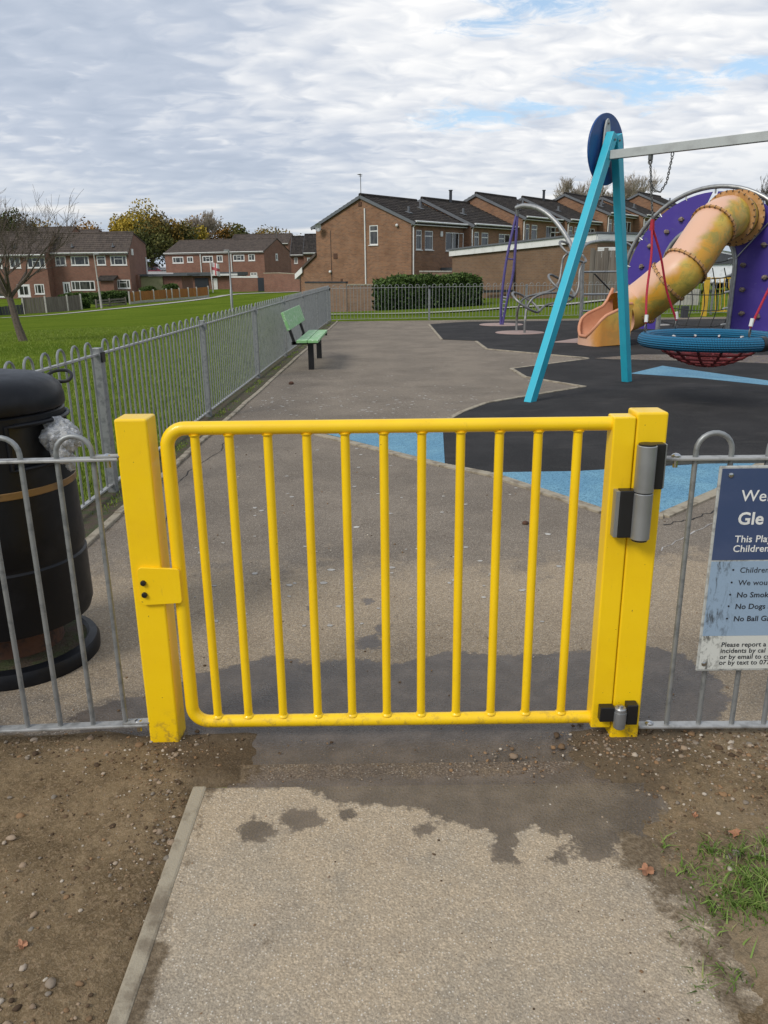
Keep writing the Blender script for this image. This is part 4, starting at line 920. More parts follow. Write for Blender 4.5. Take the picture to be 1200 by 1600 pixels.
# net
mb = MB(); dep = .27
def nz(r): return zr_-.02-dep*(1-(r/.62)**2)
for i in range(14):
    a = 2*pi*i/14; q = [swp(tcn+r*cos(a), r*sin(a), nz(min(r, .62))) for r in np.linspace(.05, .64, 8)]; mb.tube(q, .016, 6)
for r_ in (.10, .20, .29, .38, .47, .56):
    mb.tube([swp(tcn+(r_+.012*cos(14*a))*cos(a), (r_+.012*cos(14*a))*sin(a), nz(r_)) for a in np.linspace(0, 2*pi, 56, endpoint=False)], .017, 6, closed=True)
mb.build('net', M['rednet'], nest, smooth=True)
mb = MB()
for i in range(14): a = 2*pi*i/14; mb.tube([swp(tcn+r*cos(a), r*sin(a), zr_+.0) for r in (.585, .635)], .012, 6)
mb.build('ferrules', M['whitepl'], nest, smooth=True)
mb = MB()
def chain(mb, a, b_, link=.036, r=.0056):
    a = np.array(a); b_ = np.array(b_); L = np.linalg.norm(b_-a); k = max(2, int(L/(link*.72))); d = (b_-a)/L
    s1 = np.cross(d, [0.3, .2, .9]); s1 /= np.linalg.norm(s1); s2 = np.cross(d, s1)
    for i in range(k):
        c = a+(b_-a)*(i+.5)/k; s = s1 if i % 2 else s2
        mb.tube([c+d*link*.5*cos(t)+s*link*.30*sin(t) for t in np.linspace(0, 2*pi, 10, endpoint=False)], r, 5, closed=True)
for sgn, tt in ((-1, .70), (1, 2.50)):
    tc_ = tt-sgn*.09*-1 if False else tt+(-sgn)*(-.0)+(.09 if sgn < 0 else -.09)
    con = swp(tc_, 0, 2.04); top = swp(tt, 0, 2.70)
    mb = MB(); chain(mb, top, con)
    t2 = tt+.26; q = [swp(tt+.01, 0, 2.50), swp(tt+.07, .02, 2.38), swp(tt+.14, .03, 2.36), swp(tt+.21, .02, 2.46), swp(t2, 0, 2.72)]
    for a, b_ in zip(q[:-1], q[1:]): chain(mb, a, b_)
    mb.build('chain', M['chain'], nest, smooth=True)
    mb = MB(); mb.beam(swp(tt, 0, 2.768), swp(tt, 0, 2.71), .05, .035, NN); mb.tube([swp(tt+.022*cos(t), 0, 2.69+.025*sin(t)) for t in np.linspace(0, 2*pi, 12, endpoint=False)], .008, 6, closed=True)
    mb.tube([swp(t2+.016*cos(t), 0, 2.745+.022*sin(t)) for t in np.linspace(0, 2*pi, 12, endpoint=False)], .006, 6, closed=True); mb.build('shackle', M['chain'], nest, smooth=True)
    mb = MB(); mb.tube([con+ZU*.03, con-ZU*.09], [.022, .03], 10); mb.build('rope_collar', M['redrope'], nest, smooth=True)
    for su in (-1, 1):
        aa = radians(180-33*su) if sgn < 0 else radians(33*su)
        e_ = swp(tcn+RC*cos(aa), RC*sin(aa), zr_+rc+.03)
        q = smoothcurve([con-ZU*.05, con*.7+e_*.3+np.array([.012, 0, -.02]), con*.35+e_*.65+np.array([-.012, 0, -.01]), e_+ZU*.07], 5)
        mb = MB(); mb.tube(q, .0135, 8); mb.build('rope', M['redrope'], nest, smooth=True)
        mb = MB(); mb.tube([e_+ZU*.13+(con-e_)*.03, e_+ZU*.085], .021, 8); mb.build('ferrule', M['whitepl'], nest, smooth=True)
        mb = MB(); mb.tube([e_+U*.022*cos(t)+ZU*(.02+.045*sin(t)) for t in np.linspace(0, 2*pi, 12, endpoint=False)], .007, 6, closed=True); mb.build('shackle', M['chain'], nest, smooth=True)

# ------------------------------------------------------------------ climbing arch and tube slide
AC = np.array([7.25, 18.2, 0]); ATH = .85; AD = np.array([cos(ATH), -sin(ATH), 0]); AN = np.array([-sin(ATH), -cos(ATH), 0])   # AD: left-far to right-near, AN: towards the camera
AR = 2.13; AZ = 1.05
ar = thing('climbing_arch', 'round topped purple climbing wall inside a steel tube arch behind the slide', 'climbing frame', AC)
def ap_(s, z, o=0.): return AC+AD*s+AN*o+ZU*z
mb = MB(); q = [ap_(-AR, z) for z in np.linspace(0, AZ, 4)[:-1]]+[ap_(-AR*cos(a), AZ+AR*sin(a)) for a in np.linspace(0, pi, 34)]+[ap_(AR, z) for z in np.linspace(AZ, 0, 4)[1:]]
mb.tube(q, .048, 12); mb.build('arch_rail', M['tubesteel'], ar, smooth=True)
IR = .85; IZ = 1.52; IC = -.23
mb = MB(); q = [ap_(IC-IR, z) for z in np.linspace(0, IZ, 4)[:-1]]+[ap_(IC-IR*cos(a), IZ+IR*sin(a)) for a in np.linspace(0, pi, 16)]+[ap_(IC+IR, z) for z in np.linspace(IZ, 0, 4)[1:]]
mb.tube(q, .055, 12); mb.build('doorway_rail', M['tubesteel'], ar, smooth=True)
def panel(sign):
    o = []; Rp = AR-.10; Ri = IR+.05
    a0, a1 = (0.02, pi/2-.03) if sign < 0 else (pi/2+.03, pi-.02)
    out = [(-Rp*cos(a), AZ+Rp*sin(a)) for a in np.linspace(a0, a1, 18)]
    b0, b1 = (0, pi/2-.15) if sign < 0 else (pi/2+.15, pi)
    inn = [(IC-Ri*cos(a), IZ+Ri*sin(a)) for a in np.linspace(b0, b1, 12)]
    if sign < 0: pl = [(-Rp, .12)]+out+inn[::-1]+[(IC-Ri, .12)]
    else: pl = [(Rp, .12)]+out[::-1]+inn+[(IC+Ri, .12)]
    mb = MB(); mb.prism([ap_(s, z, -.01) for s, z in pl], AN*.02); return mb.build('climbing_panel', M['purple'], ar), pl
panel(-1); panel(1)
hold = [(-1.72, 1.15), (-1.62, 1.55), (-1.25, 1.25), (-1.45, 2.0), (-1.05, 2.3), (-1.0, 1.75), (-.72, 2.55), (-.75, 2.0), (-.35, 2.62), (-.55, 1.5), (-1.5, .8), (-1.0, .7), (.95, 2.25), (1.2, 1.95), (1.55, 1.7), (.85, 1.05), (.80, 1.55), (1.3, 1.3), (.9, .55), (1.5, .9), (.72, 2.6), (1.25, .5)]
for s, z in hold:
    if abs(s-IC) < IR+.14 and (z < IZ or (s-IC)**2+(z-IZ)**2 < (IR+.14)**2): continue
    mb = MB(); mb.ball(ap_(s, z, .035), .062, 8, 6, (1, 1, .8)); V = mb.v[0]; c = ap_(s, z, .035); mb.v = [c+(V-c)*(1+RNG.uniform(-.25, .25, (len(V), 1)))]; mb.build('climbing_hold', M['stonehold'], ar)
for s0, z0, s1, z1 in ((-.95, 1.9, -.38, 1.62), (.60, 1.65, 1.25, 2.40)):
    mb = MB(); mb.tube([ap_(s0, z0, .04), ap_(s1, z1, .04)], .014, 6); mb.build('brace', M['tubesteel'], ar, smooth=True)
for a in np.linspace(.25, pi-.25, 9):
    mb = MB(); mb.tube([ap_(-AR*cos(a), AZ+AR*sin(a)), ap_(-(AR-.14)*cos(a), AZ+(AR-.14)*sin(a))], .018, 6); mb.build('clip', M['tubesteel'], ar, smooth=True)
nt_ = thing('climbing_net', 'black rope climbing net strung in the arch doorway', 'climbing net', AC-AN*.1)
mb = MB()
for s in (-.60, -.30, 0, .30, .60): mb.tube(smoothcurve([ap_(IC+s, .18, -.25), ap_(IC+s+.02, .7, -.45), ap_(IC+s*.9, 1.5, -.15)], 5), .012, 6)
for z in (.25, .60, .95, 1.30, 1.65): mb.tube(smoothcurve([ap_(IC-.80, z+.05, -.05), ap_(IC-.35, z-.03, -.3), ap_(IC+.35, z-.03, -.3), ap_(IC+.80, z+.06, -.05)], 5), .012, 6)
mb.build('rope_mesh', M['blackrope'], nt_, smooth=True)
mb = MB()
for z in (.25, .60, .95, 1.30, 1.65): mb.tube([ap_(IC+.62, z+.03, -.14), ap_(IC+.78, z+.06, -.06)], .022, 6)
mb.build('ferrules', M['whitepl'], nt_, smooth=True)

m, n, b = newmat('faded_slide_plastic'); c = coords(n); s_ = n.sep(c); nn_ = n.sep(n.n('ShaderNodeTexCoord').outputs['Normal'])
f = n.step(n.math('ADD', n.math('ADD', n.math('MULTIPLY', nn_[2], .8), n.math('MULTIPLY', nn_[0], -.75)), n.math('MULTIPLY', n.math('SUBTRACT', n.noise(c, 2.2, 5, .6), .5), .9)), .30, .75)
col = n.mix(n.step(n.noise(c, 1.3, 5, .6), .40, .62), (.60, .30, .03), (.56, .42, .08))
col = n.mix(n.math('MULTIPLY', n.step(n.noise(c, 3.6, 6, .7, .6), .46, .62), .75), col, (.27, .26, .06))
col = n.mix(n.math('MULTIPLY', n.step(n.math('ADD', s_[2], n.math('MULTIPLY', n.noise(c, 2, 3), .5)), 1.25, .35), .7), col, (.56, .23, .06))
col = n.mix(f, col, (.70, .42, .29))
col = n.mix(n.math('MULTIPLY', n.step(n.noise(c, 22, 6, .75, 1.2), .62, .74), .5), col, (.62, .42, .24))
n.put(b.inputs['Base Color'], col); b.inputs['Roughness'].default_value = .42; M['slide'] = m
M['slidefl'] = plain('slide_flange', (.46, .24, .08), .55, col2=(.56, .33, .16), scale=9)
M['bolt'] = plain('flange_bolt', (.10, .065, .04), .6, .1)
m, n, b = newmat('slide_inside_pink'); c = coords(n); n.put(b.inputs['Base Color'], n.mix(n.step(n.noise(c, 3, 5), .4, .7), (.60, .27, .15), (.52, .22, .12))); b.inputs['Roughness'].default_value = .45; M['slidepink'] = m
sl = thing('tube_slide', 'faded orange and yellow tube slide coming out of the purple climbing wall', 'slide', (4.6, 16.9, 0))
p6 = P(1158, 344, 15.0); cl = [P(1152, 341, 17.6), P(1139, 340, 17.15), P(1114, 354, 16.75), P(1071, 416, 16.35), P(1044, 440, 16.4), P(999, 475, 16.75)]
tr = .435
path_ = smoothcurve([cl[0], cl[1], cl[2]], 8)[:-1]
def tubepart(pts, nm_, rr=tr):
    mb = MB(); mb.tube(pts, rr, 40, cap=False); return mb.build(nm_, M['slide'], sl, smooth=True)
tubepart(smoothcurve(cl+[P(970, 489, 16.65)], 8), 'tube')
def flange(c, d, r0=.435, r1=.478, th=.022, nb=26):
    d = np.array(d)/np.linalg.norm(d); mb = MB(); mb.tube([c-d*th, c-d*th*.99, c+d*th*.99, c+d*th], [r0, r1, r1, r0], 44, cap=False)
    s = np.cross(d, ZU); s /= np.linalg.norm(s); u = np.cross(s, d); nf = len(mb.f)
    for i in range(nb):
        a = 2*pi*i/nb; q = c+(s*cos(a)+u*sin(a))*(r1-.014); mb.tube([q-d*(th+.014), q+d*(th+.014)], .015, 6)
        q = c+(s*cos(a)+u*sin(a))*(r1-.002); mb.ball(q, .013, 6, 4)
    fl = mb.build('flange', M['slidefl'], sl, smooth=True); fl.data.materials.append(M['bolt'])
    fl.data.polygons.foreach_set('material_index', [0]*nf+[1]*(len(mb.f)-nf))
cl = [np.array(q) for q in cl]
flange(cl[0]+(cl[1]-cl[0])*.12, cl[1]-cl[0], .45, .56); flange(cl[1], cl[2]-cl[0], .435, .53); flange(cl[2], cl[3]-cl[1]); flange(cl[3], cl[4]-cl[2]); flange(cl[4], cl[5]-cl[3]); flange(cl[5], cl[5]-cl[4])
# open exit chute: swept U section
e0 = cl[5]; e1 = P(914, 505, 16.45)
dirx = cl[5]-cl[4]; hd = np.array([e1[0]-e0[0], e1[1]-e0[1], 0]); Ls = np.linalg.norm(hd); hd /= Ls; sd_ = np.array([-hd[1], hd[0], 0])
def chute2():
    sts = np.linspace(.33, 1, 26); mbI = MB(); mbO = MB(); mbR = MB(); VI = []; VO = []; K = 17; rimL = []; rimR = []
    for s in sts:
        c = np.array([e0[0], e0[1], 0])+hd*(s*(Ls+.02))
        zb_ = max(e0[2]-tr, .1)*(1-s)**2.2+.10
        ht = float(np.interp(s, [0, .30, .36, .42, .50, .62, .78, .88, .96, 1.], [e0[2]+tr-.02, e0[2]+tr-.03, 1.04, .88, .76, .70, .62, .52, .34, .20]))
        zb_ = min(zb_, ht*.55)
        wd = .40*(1-.0*s)
        if s > .86: wd *= sqrt(max(.05, 1-((s-.86)/.15)**2))
        for j in range(K):
            a = pi*j/(K-1); x = -cos(a)*(wd-.035); f_ = sin(a)
            hj = min(ht, .84) if x > 0 else ht; z = hj-(hj-zb_)*min(1, f_*1.0)**.75; VI.append(c+sd_*x+ZU*z)
        for j in range(K):
            a = pi*j/(K-1); x = -cos(a)*(wd+.02) if j not in (0, K-1) else (-1 if j == 0 else 1)*(wd+.02)
            VO.append(c+sd_*((-1 if j < K/2 else 1)*(wd+.02))+ZU*((ht if j < K/2 else min(ht, .84))-((ht if j < K/2 else min(ht, .84))+.02)*min(1, (j if j < K/2 else K-1-j)/(K/2-1))))
        rimL.append(c-sd_*(wd-.008)+ZU*(ht-.004)); rimR.append(c+sd_*(wd-.008)+ZU*(min(ht, .84)-.004))
    F = [(i*K+j, i*K+j+1, (i+1)*K+j+1, (i+1)*K+j) for i in range(len(sts)-1) for j in range(K-1)]
    mbI.add(VI, F); mbI.build('chute_inside', M['slidepink'], sl, smooth=True)
    mbO.add(VO, F); L_ = (len(sts)-1)*K; mbO.f.append(tuple(L_+j for j in range(K))); mbO.build('chute_outside', M['slide'], sl, smooth=True)
    mbR.tube(rimL+rimR[::-1], .034, 12); mbR.build('chute_rim', M['slidepink'], sl, smooth=True)
chute2()

# ------------------------------------------------------------------ ladder and spiral climber
cb_ = thing('ladder_climber', 'slim purple triangular ladder under a big curved steel tube', 'climbing frame', G(785, 508))
YL = 22.6
for pl in ([(782.5, 507), (784, 464), (792, 403), (807, 335)], [(785, 507), (792.5, 468), (802.5, 421.6), (808.5, 336)]):
    mb = MB(); mb.tube(smoothcurve([P(*p, YL) for p in pl], 5), .036, 8); mb.build('rail', M['purplemetal'], cb_, smooth=True)
for y, xa_, xb_ in ((404, 791.5, 803), (463.5, 784, 793.5), (468, 783.8, 792.5), (474, 783.6, 791), (480, 783.4, 790), (486, 783.2, 789), (493, 783, 788)):
    mb = MB(); mb.tube([P(xa_, y, YL), P(xb_, y+1.5, YL)], .022, 6); mb.build('rung', M['galv_rail'] if y > 410 else M['purplemetal'], cb_, smooth=True)
mb = MB(); mb.tube([P(808, 338, YL), P(808, 324, YL)], .05, 8); mb.build('swivel', M['chain'], cb_, smooth=True)
Q = [(806.5, 325, 22.6), (820, 321.5, 22.4), (843, 326.5, 22.0), (866, 344, 21.6), (884, 368, 21.2), (893, 386, 20.9), (897, 400, 20.6)]
mb = MB(); mb.tube(smoothcurve([P(*p) for p in Q], 6), .062, 12); mb.build('curved_tube', M['tubesteel'], cb_, smooth=True)
sp_ = thing('spiral_climber', 'looping spiral climber of bent steel tubes on a pink pad', 'climbing frame', G(813, 520))
def stube(name, Q, r=.029, closed=False):
    mb = MB(); mb.tube(smoothcurve([P(*p) for p in Q], 6, closed), r, 8, closed=closed); mb.build(name, M['tubedull'], sp_, smooth=True)
g1_ = G(807, 518); g2_ = G(819.5, 521.5)
stube('bent_tube', [(807, 518, g1_[1]), (807.5, 498, g1_[1]), (810, 480, 20.2), (819, 466, 20.2), (840, 459.5, 20.3), (858, 455, 20.3), (869, 448, 20.4), (875, 435, 20.5), (878, 415, 20.6), (881, 402, 20.6), (890, 394, 20.6)])
stube('bent_tube', [(819.5, 521, g2_[1]), (820.5, 500, g2_[1]), (823, 483, 19.8), (831, 468, 19.8), (847, 459.5, 19.9), (868, 457.5, 20), (880, 459, 20.2), (895, 462, 20.3)])
stube('bent_tube', [(842, 487, 19.7), (852, 477.5, 19.8), (867, 473.5, 19.9), (884, 472, 20), (897, 463.5, 20.1), (904, 449, 20.2), (906, 424, 20.3), (912, 409, 20.4)])
def loopring(cx, cy, dx, dy, bx, by, Y0, r=.030):
    stube('ring', [(cx+dx*cos(a)+bx*sin(a), cy+dy*cos(a)+by*sin(a), Y0+.42*sin(a)) for a in np.linspace(0, 2*pi, 12, endpoint=False)], r, True)
loopring(821.5, 472.5, 20.5, 14.5, 3.6, -5.0, 19.8); loopring(877.5, 446.5, 20, 16.5, 4, -5, 20.2); loopring(895, 393.5, 20, 15.5, 4, -5, 20.6)
tfz = thing('tumble_bars', 'grey steel climbing bars with a curved top rail behind the teal swing legs', 'climbing frame', G(908, 500))
YB = 21.2
mb = MB(); mb.tube([P(907.5, 498, YB), P(909, 470, YB), P(909.5, 425, YB), P(911, 412, YB)], .052, 10); mb.build('post', M['tubesteel'], tfz, smooth=True)
mb = MB(); mb.tube([P(966, 498, YB+1), P(967, 420, YB+1)], .052, 10); mb.build('post', M['tubesteel'], tfz, smooth=True)
for y in (425, 460, 486): mb = MB(); mb.tube([P(910, y, YB), P(966, y-.5, YB+1)], .026, 8); mb.build('bar', M['tubesteel'], tfz, smooth=True)
mb = MB(); mb.tube(smoothcurve([P(*p) for p in ((908, 396, 20.7), (911, 387, 20.8), (920, 380, 21), (940, 376.5, 21.5), (960, 377, 22), (976, 379.5, 22.3), (985, 384, 22.4), (990, 392, 22.4))], 6), .04, 10); mb.build('top_rail', M['tubesteel'], tfz, smooth=True)
mb = MB(); mb.tube([P(929, 428, YB+.3), P(953, 453, YB+.6)], .02, 6); mb.build('rope', M['blackrope'], tfz, smooth=True)
# bent steel post under the slide
o = MB(); g_ = G(1030, 508); o.tube(smoothcurve([g_, g_+[0, 0, .12], g_+[-.05, 0, .24], g_+[-.16, 0, .30]], 5), .035, 8); o = o.build('spring_stem', M['tubesteel'], loc=g_, smooth=True); tag(o, 'short bent steel stem on a pale round pad under the slide', 'stem')

# ------------------------------------------------------------------ houses (local frame: x along the front, y back, z up)
def wallsheet(mb, o, ux, wdt, z0, z1, holes, nrm, rec=.09):
    """wall rectangle from point o along ux, with recessed openings; nrm points outwards"""
    o = np.array(o, float); ux = np.array(ux, float); nrm = np.array(nrm, float)
    us = sorted({0., wdt}|{h[0] for h in holes}|{h[1] for h in holes}); zs = sorted({z0, z1}|{h[2] for h in holes}|{h[3] for h in holes})
    pt = lambda u, z, d=0.: o+ux*u+np.array([0, 0, z])-nrm*d
    for a, b_ in zip(us[:-1], us[1:]):
        for c_, d_ in zip(zs[:-1], zs[1:]):
            um, zm = (a+b_)/2, (c_+d_)/2
            if any(h[0] < um < h[1] and h[2] < zm < h[3] for h in holes): continue
            mb.quad(pt(a, c_), pt(b_, c_), pt(b_, d_), pt(a, d_))
    for a, b_, c_, d_ in [h[:4] for h in holes]:
        q = [(a, c_), (b_, c_), (b_, d_), (a, d_)]
        for i in range(4): (u0, w0), (u1, w1) = q[i], q[(i+1) % 4]; mb.quad(pt(u0, w0), pt(u1, w1), pt(u1, w1, rec), pt(u0, w0, rec))
def window(par, o, ux, nrm, a, b_, c_, d_, muls=(.5,), trans=None, door=False, openc=None, fr=.055, frm='white'):
    o = np.array(o, float); ux = np.array(ux, float); nrm = np.array(nrm, float)
    def bar(u0, u1, z0, z1, d0=.015, d1=.075, mb=None):
        P8 = [o+ux*u+np.array([0, 0, z])-nrm*d for z in (z0, z1) for u, d in ((u0, d0), (u1, d0), (u1, d1), (u0, d1))]; mb.hexa(P8)
    mb = MB(); bar(a, a+fr, c_, d_, mb=mb); bar(b_-fr, b_, c_, d_, mb=mb); bar(a+fr, b_-fr, c_, c_+fr, mb=mb); bar(a+fr, b_-fr, d_-fr, d_, mb=mb)
    W = b_-a
    for i, mu in enumerate(muls): x = a+W*mu; bar(x-.035, x+.035, c_+fr, d_-fr, .018, .07, mb)
    if trans: 
        for (u0, u1, tz_) in trans: bar(a+W*u0+.035, a+W*u1-.035, c_+(d_-c_)*tz_-.03, c_+(d_-c_)*tz_+.03, .020, .068, mb)
    f = mb.build('door' if door else 'window', M[frm], par)
    mb = MB(); mb.add([o+ux*u+np.array([0, 0, z])-nrm*.05 for u, z in ((a+.02, c_+.02), (b_-.02, c_+.02), (b_-.02, d_-.02), (a+.02, d_-.02))], [(0, 1, 2, 3)]); mb.build('pane', M['glass'], f)
    if not door:
        mb = MB(); bar(a-.05, b_+.05, c_-.05, c_-.005, -.06, .05, mb); mb.build('sill', M[frm], f)
    if openc:
        u0, u1, z0, z1 = openc; A = [o+ux*u0+np.array([0, 0, z0])+nrm*.01, o+ux*u1+np.array([0, 0, z0])+nrm*.32, o+ux*u1+np.array([0, 0, z1])+nrm*.32, o+ux*u0+np.array([0, 0, z1])+nrm*.01]
        mb = MB(); mb.tube(A, .035, 4, closed=True); mb.build('open_casement', M['white'], f)
    return f
def roofslope(mb, x0, x1, ya, za, yb, zb, th=.10, ncol=None, lift=.028):
    """pantile slope from the eave (ya,za) to the ridge (yb,zb); real rolls and courses"""
    L = x1-x0; nc = max(6, int(L/.30)); S = sqrt((yb-ya)**2+(zb-za)**2); nr = max(4, int(S/.33)); V = []; 
    per = 4; nx = nc*per+1
    up = np.array([0, -(zb-za), (yb-ya)])/S
    if up[2] < 0: up = -up
    rows = []
    for r in range(nr):
        for t, h in ((r/nr, .032), ((r+1)/nr-.001, .0)):
            y = ya+(yb-ya)*t; z = za+(zb-za)*t
            xs = np.linspace(x0, x1, nx); hh = h+lift*(.5+.5*np.sin(np.arange(nx)*2*pi/per))
            rows.append(np.stack([xs, y+up[1]*hh, z+up[2]*hh], 1))
    k = len(mb.v); V = np.concatenate(rows); F = [tuple(q) for q in gridfaces(nx, len(rows))]
    mb.add(V, F)
    mb.hexa([(x0, ya, za-th), (x1, ya, za-th), (x1, yb, zb-th), (x0, yb, zb-th), (x0, ya, za), (x1, ya, za), (x1, yb, zb), (x0, yb, zb)])
def house(name, label, cat, pos, rot, L, W, zb, ze, zr, ry=.5, zrear=None, fwin=(), gwin=(), gside=0, bm='brick_tan', tm='tile', vents=(), group=None, fascia=True, pipe=True, chimney=None):
    """zb/ze/zr absolute heights of base, eave, ridge; gside 0 = gable openings on the x=0 wall, 1 = on the x=L wall"""
    X0, Y0 = pos; t = thing(name, label, cat, (X0, Y0, zb), group); t['_o'] = [0, 0, zb]
    zrear = ze if zrear is None else zrear; yr = W*ry
    mb = MB(); wallsheet(mb, (0, 0, 0), (1, 0, 0), L, zb-1, ze, [w_[:4] for w_ in fwin], (0, -1, 0))
    wallsheet(mb, (L, W, 0), (-1, 0, 0), L, zb-1, zrear, [], (0, 1, 0))
    lo_ = min(ze, zrear)
    if gside == 0:
        wallsheet(mb, (0, W, 0), (0, -1, 0), W, zb-1, lo_, [(W-w_[1], W-w_[0], w_[2], w_[3]) for w_ in gwin], (-1, 0, 0)); wallsheet(mb, (L, 0, 0), (0, 1, 0), W, zb-1, lo_, [], (1, 0, 0))
    else:
        wallsheet(mb, (0, W, 0), (0, -1, 0), W, zb-1, lo_, [], (-1, 0, 0)); wallsheet(mb, (L, 0, 0), (0, 1, 0), W, zb-1, lo_, [w_[:4] for w_ in gwin], (1, 0, 0))
    for x in (0, L): mb.add([(x, 0, lo_), (x, W, lo_), (x, W, zrear), (x, yr, zr-.06), (x, 0, ze)], [(0, 1, 2, 3, 4)])
    mb.build('wall', M[bm], t)
    sl_ = (zr-ze)/yr; mb = MB(); roofslope(mb, -.10, L+.06, -.32, ze+.12-.32*sl_, yr, zr+.06)
    slr = (zr-zrear)/(W-yr); roofslope(mb, -.10, L+.06, W+.3, zrear+.12-.3*slr, yr, zr+.06)
    mb.tube([(-.10, yr, zr+.09), (L+.06, yr, zr+.09)], .11, 8)
    rf = mb.build('roof', M[tm], t)
    mb = MB()
    for ya, za, yb_, zb2 in ((-.34, ze+.12-.34*sl_, yr, zr+.06), (W+.32, zrear+.12-.32*slr, yr, zr+.06)):
        mb.beam((-.11, ya, za-.075), (-.11, yb_, zb2-.075), .04, .17, (0, 0, 1))
    mb.build('verge', M['lead'], rf)
    if fascia:
        mb = MB(); mb.box(-.02, L+.02, -.30, -.275, ze-.16, ze+.08); mb.box(-.02, L+.02, -.272, -.002, ze-.16, ze-.135); mb.build('fascia', M['white'], t)
        mb = MB(); mb.tube([(-.02, -.36, ze+.03), (L+.02, -.36, ze+.03)], .055, 8); mb.build('gutter', M['white'], t)
    if pipe:
        mb = MB(); mb.tube([(.14, -.34, ze), (.14, -.06, ze-.28), (.14, -.06, zb)], .04, 6); mb.build('downpipe', M['white'], t)
    for w_ in fwin: window(t, (0, 0, 0), (1, 0, 0), (0, -1, 0), *w_[:4], **(w_[4] if len(w_) > 4 else {}))
    for w_ in gwin:
        if gside == 0: window(t, (0, 0, 0), (0, 1, 0), (-1, 0, 0), *w_[:4], **(w_[4] if len(w_) > 4 else {}))
        else: window(t, (L, 0, 0), (0, 1, 0), (1, 0, 0), *w_[:4], **(w_[4] if len(w_) > 4 else {}))
    for x, f_ in vents:
        y = -.3+(yr+.3)*f_; z = ze+(zr-ze)*(f_); mb = MB(); mb.beam((x, y, z), (x, y, z+.42), .11, .11, (0, 1, 0)); mb.beam((x, y-.2, z+.02), (x, y+.15, z+.14), .3, .04); mb.build('roof_vent', M['lead'], rf)
    if chimney:
        mb = MB(); mb.tube([(chimney, yr-.2, zr-.2), (chimney, yr-.2, zr+.75)], .10, 10); mb.tube([(chimney, yr-.2, zr+.72), (chimney, yr-.2, zr+.78)], .14, 10); mb.build('flue', M['darkdoor'], rf)
    t.rotation_euler = (0, 0, rot); return t, rf
TH = radians(53.1); LF = 5.77
RW = [(1.763, 48.0, 4.14, 5.72), (5.659, 52.39, 4.18, 5.85), (9.652, 56.708, 4.83, 6.48), (13.644, 61.026, 4.85, 6.54), (17.732, 65.272, 5.53, 7.12), (21.868, 69.481, 5.6, 7.18), (26.196, 73.547, 6.16, 7.80)]
LBL = ['tan brick end house with the wide gable facing the playground', 'brown brick terraced house joined to the right of the tan gable end house', 'stepped up brown brick house with a raised gable, behind the purple ladder',
       'brown brick terraced house with its windows beside the curved steel tube', 'brown brick terraced house seen just behind the teal swing legs', 'brown brick terraced house right of the teal swing legs', 'farthest brown brick terraced house by the purple climbing wall']
def fw(ze, k):
    w1 = (.50, 1.09, ze-1.50, ze-.40, dict(muls=(), trans=[(0, 1, .72)])); w2 = (1.42, 2.30, ze-1.50, ze-.42, dict(muls=(), trans=[(0, 1, .72)]))
    w3 = (3.72, 5.30, ze-1.53, ze-.44, dict(muls=(.52,), trans=[(0, .5, .72)] if k % 2 else None, openc=((4.55, 5.25, ze-1.48, ze-.5) if k in (0,) else ((4.5, 5.2, ze-.85, ze-.5) if k == 2 else None))))
    g = [(.8, 1.75, ze-5.0, ze-2.95, dict(muls=(), door=True, trans=[(0, 1, .5)])), (3.2, 5.1, ze-4.2, ze-3.0, dict(muls=(.5,)))]
    return [w1, w2, w3]+g
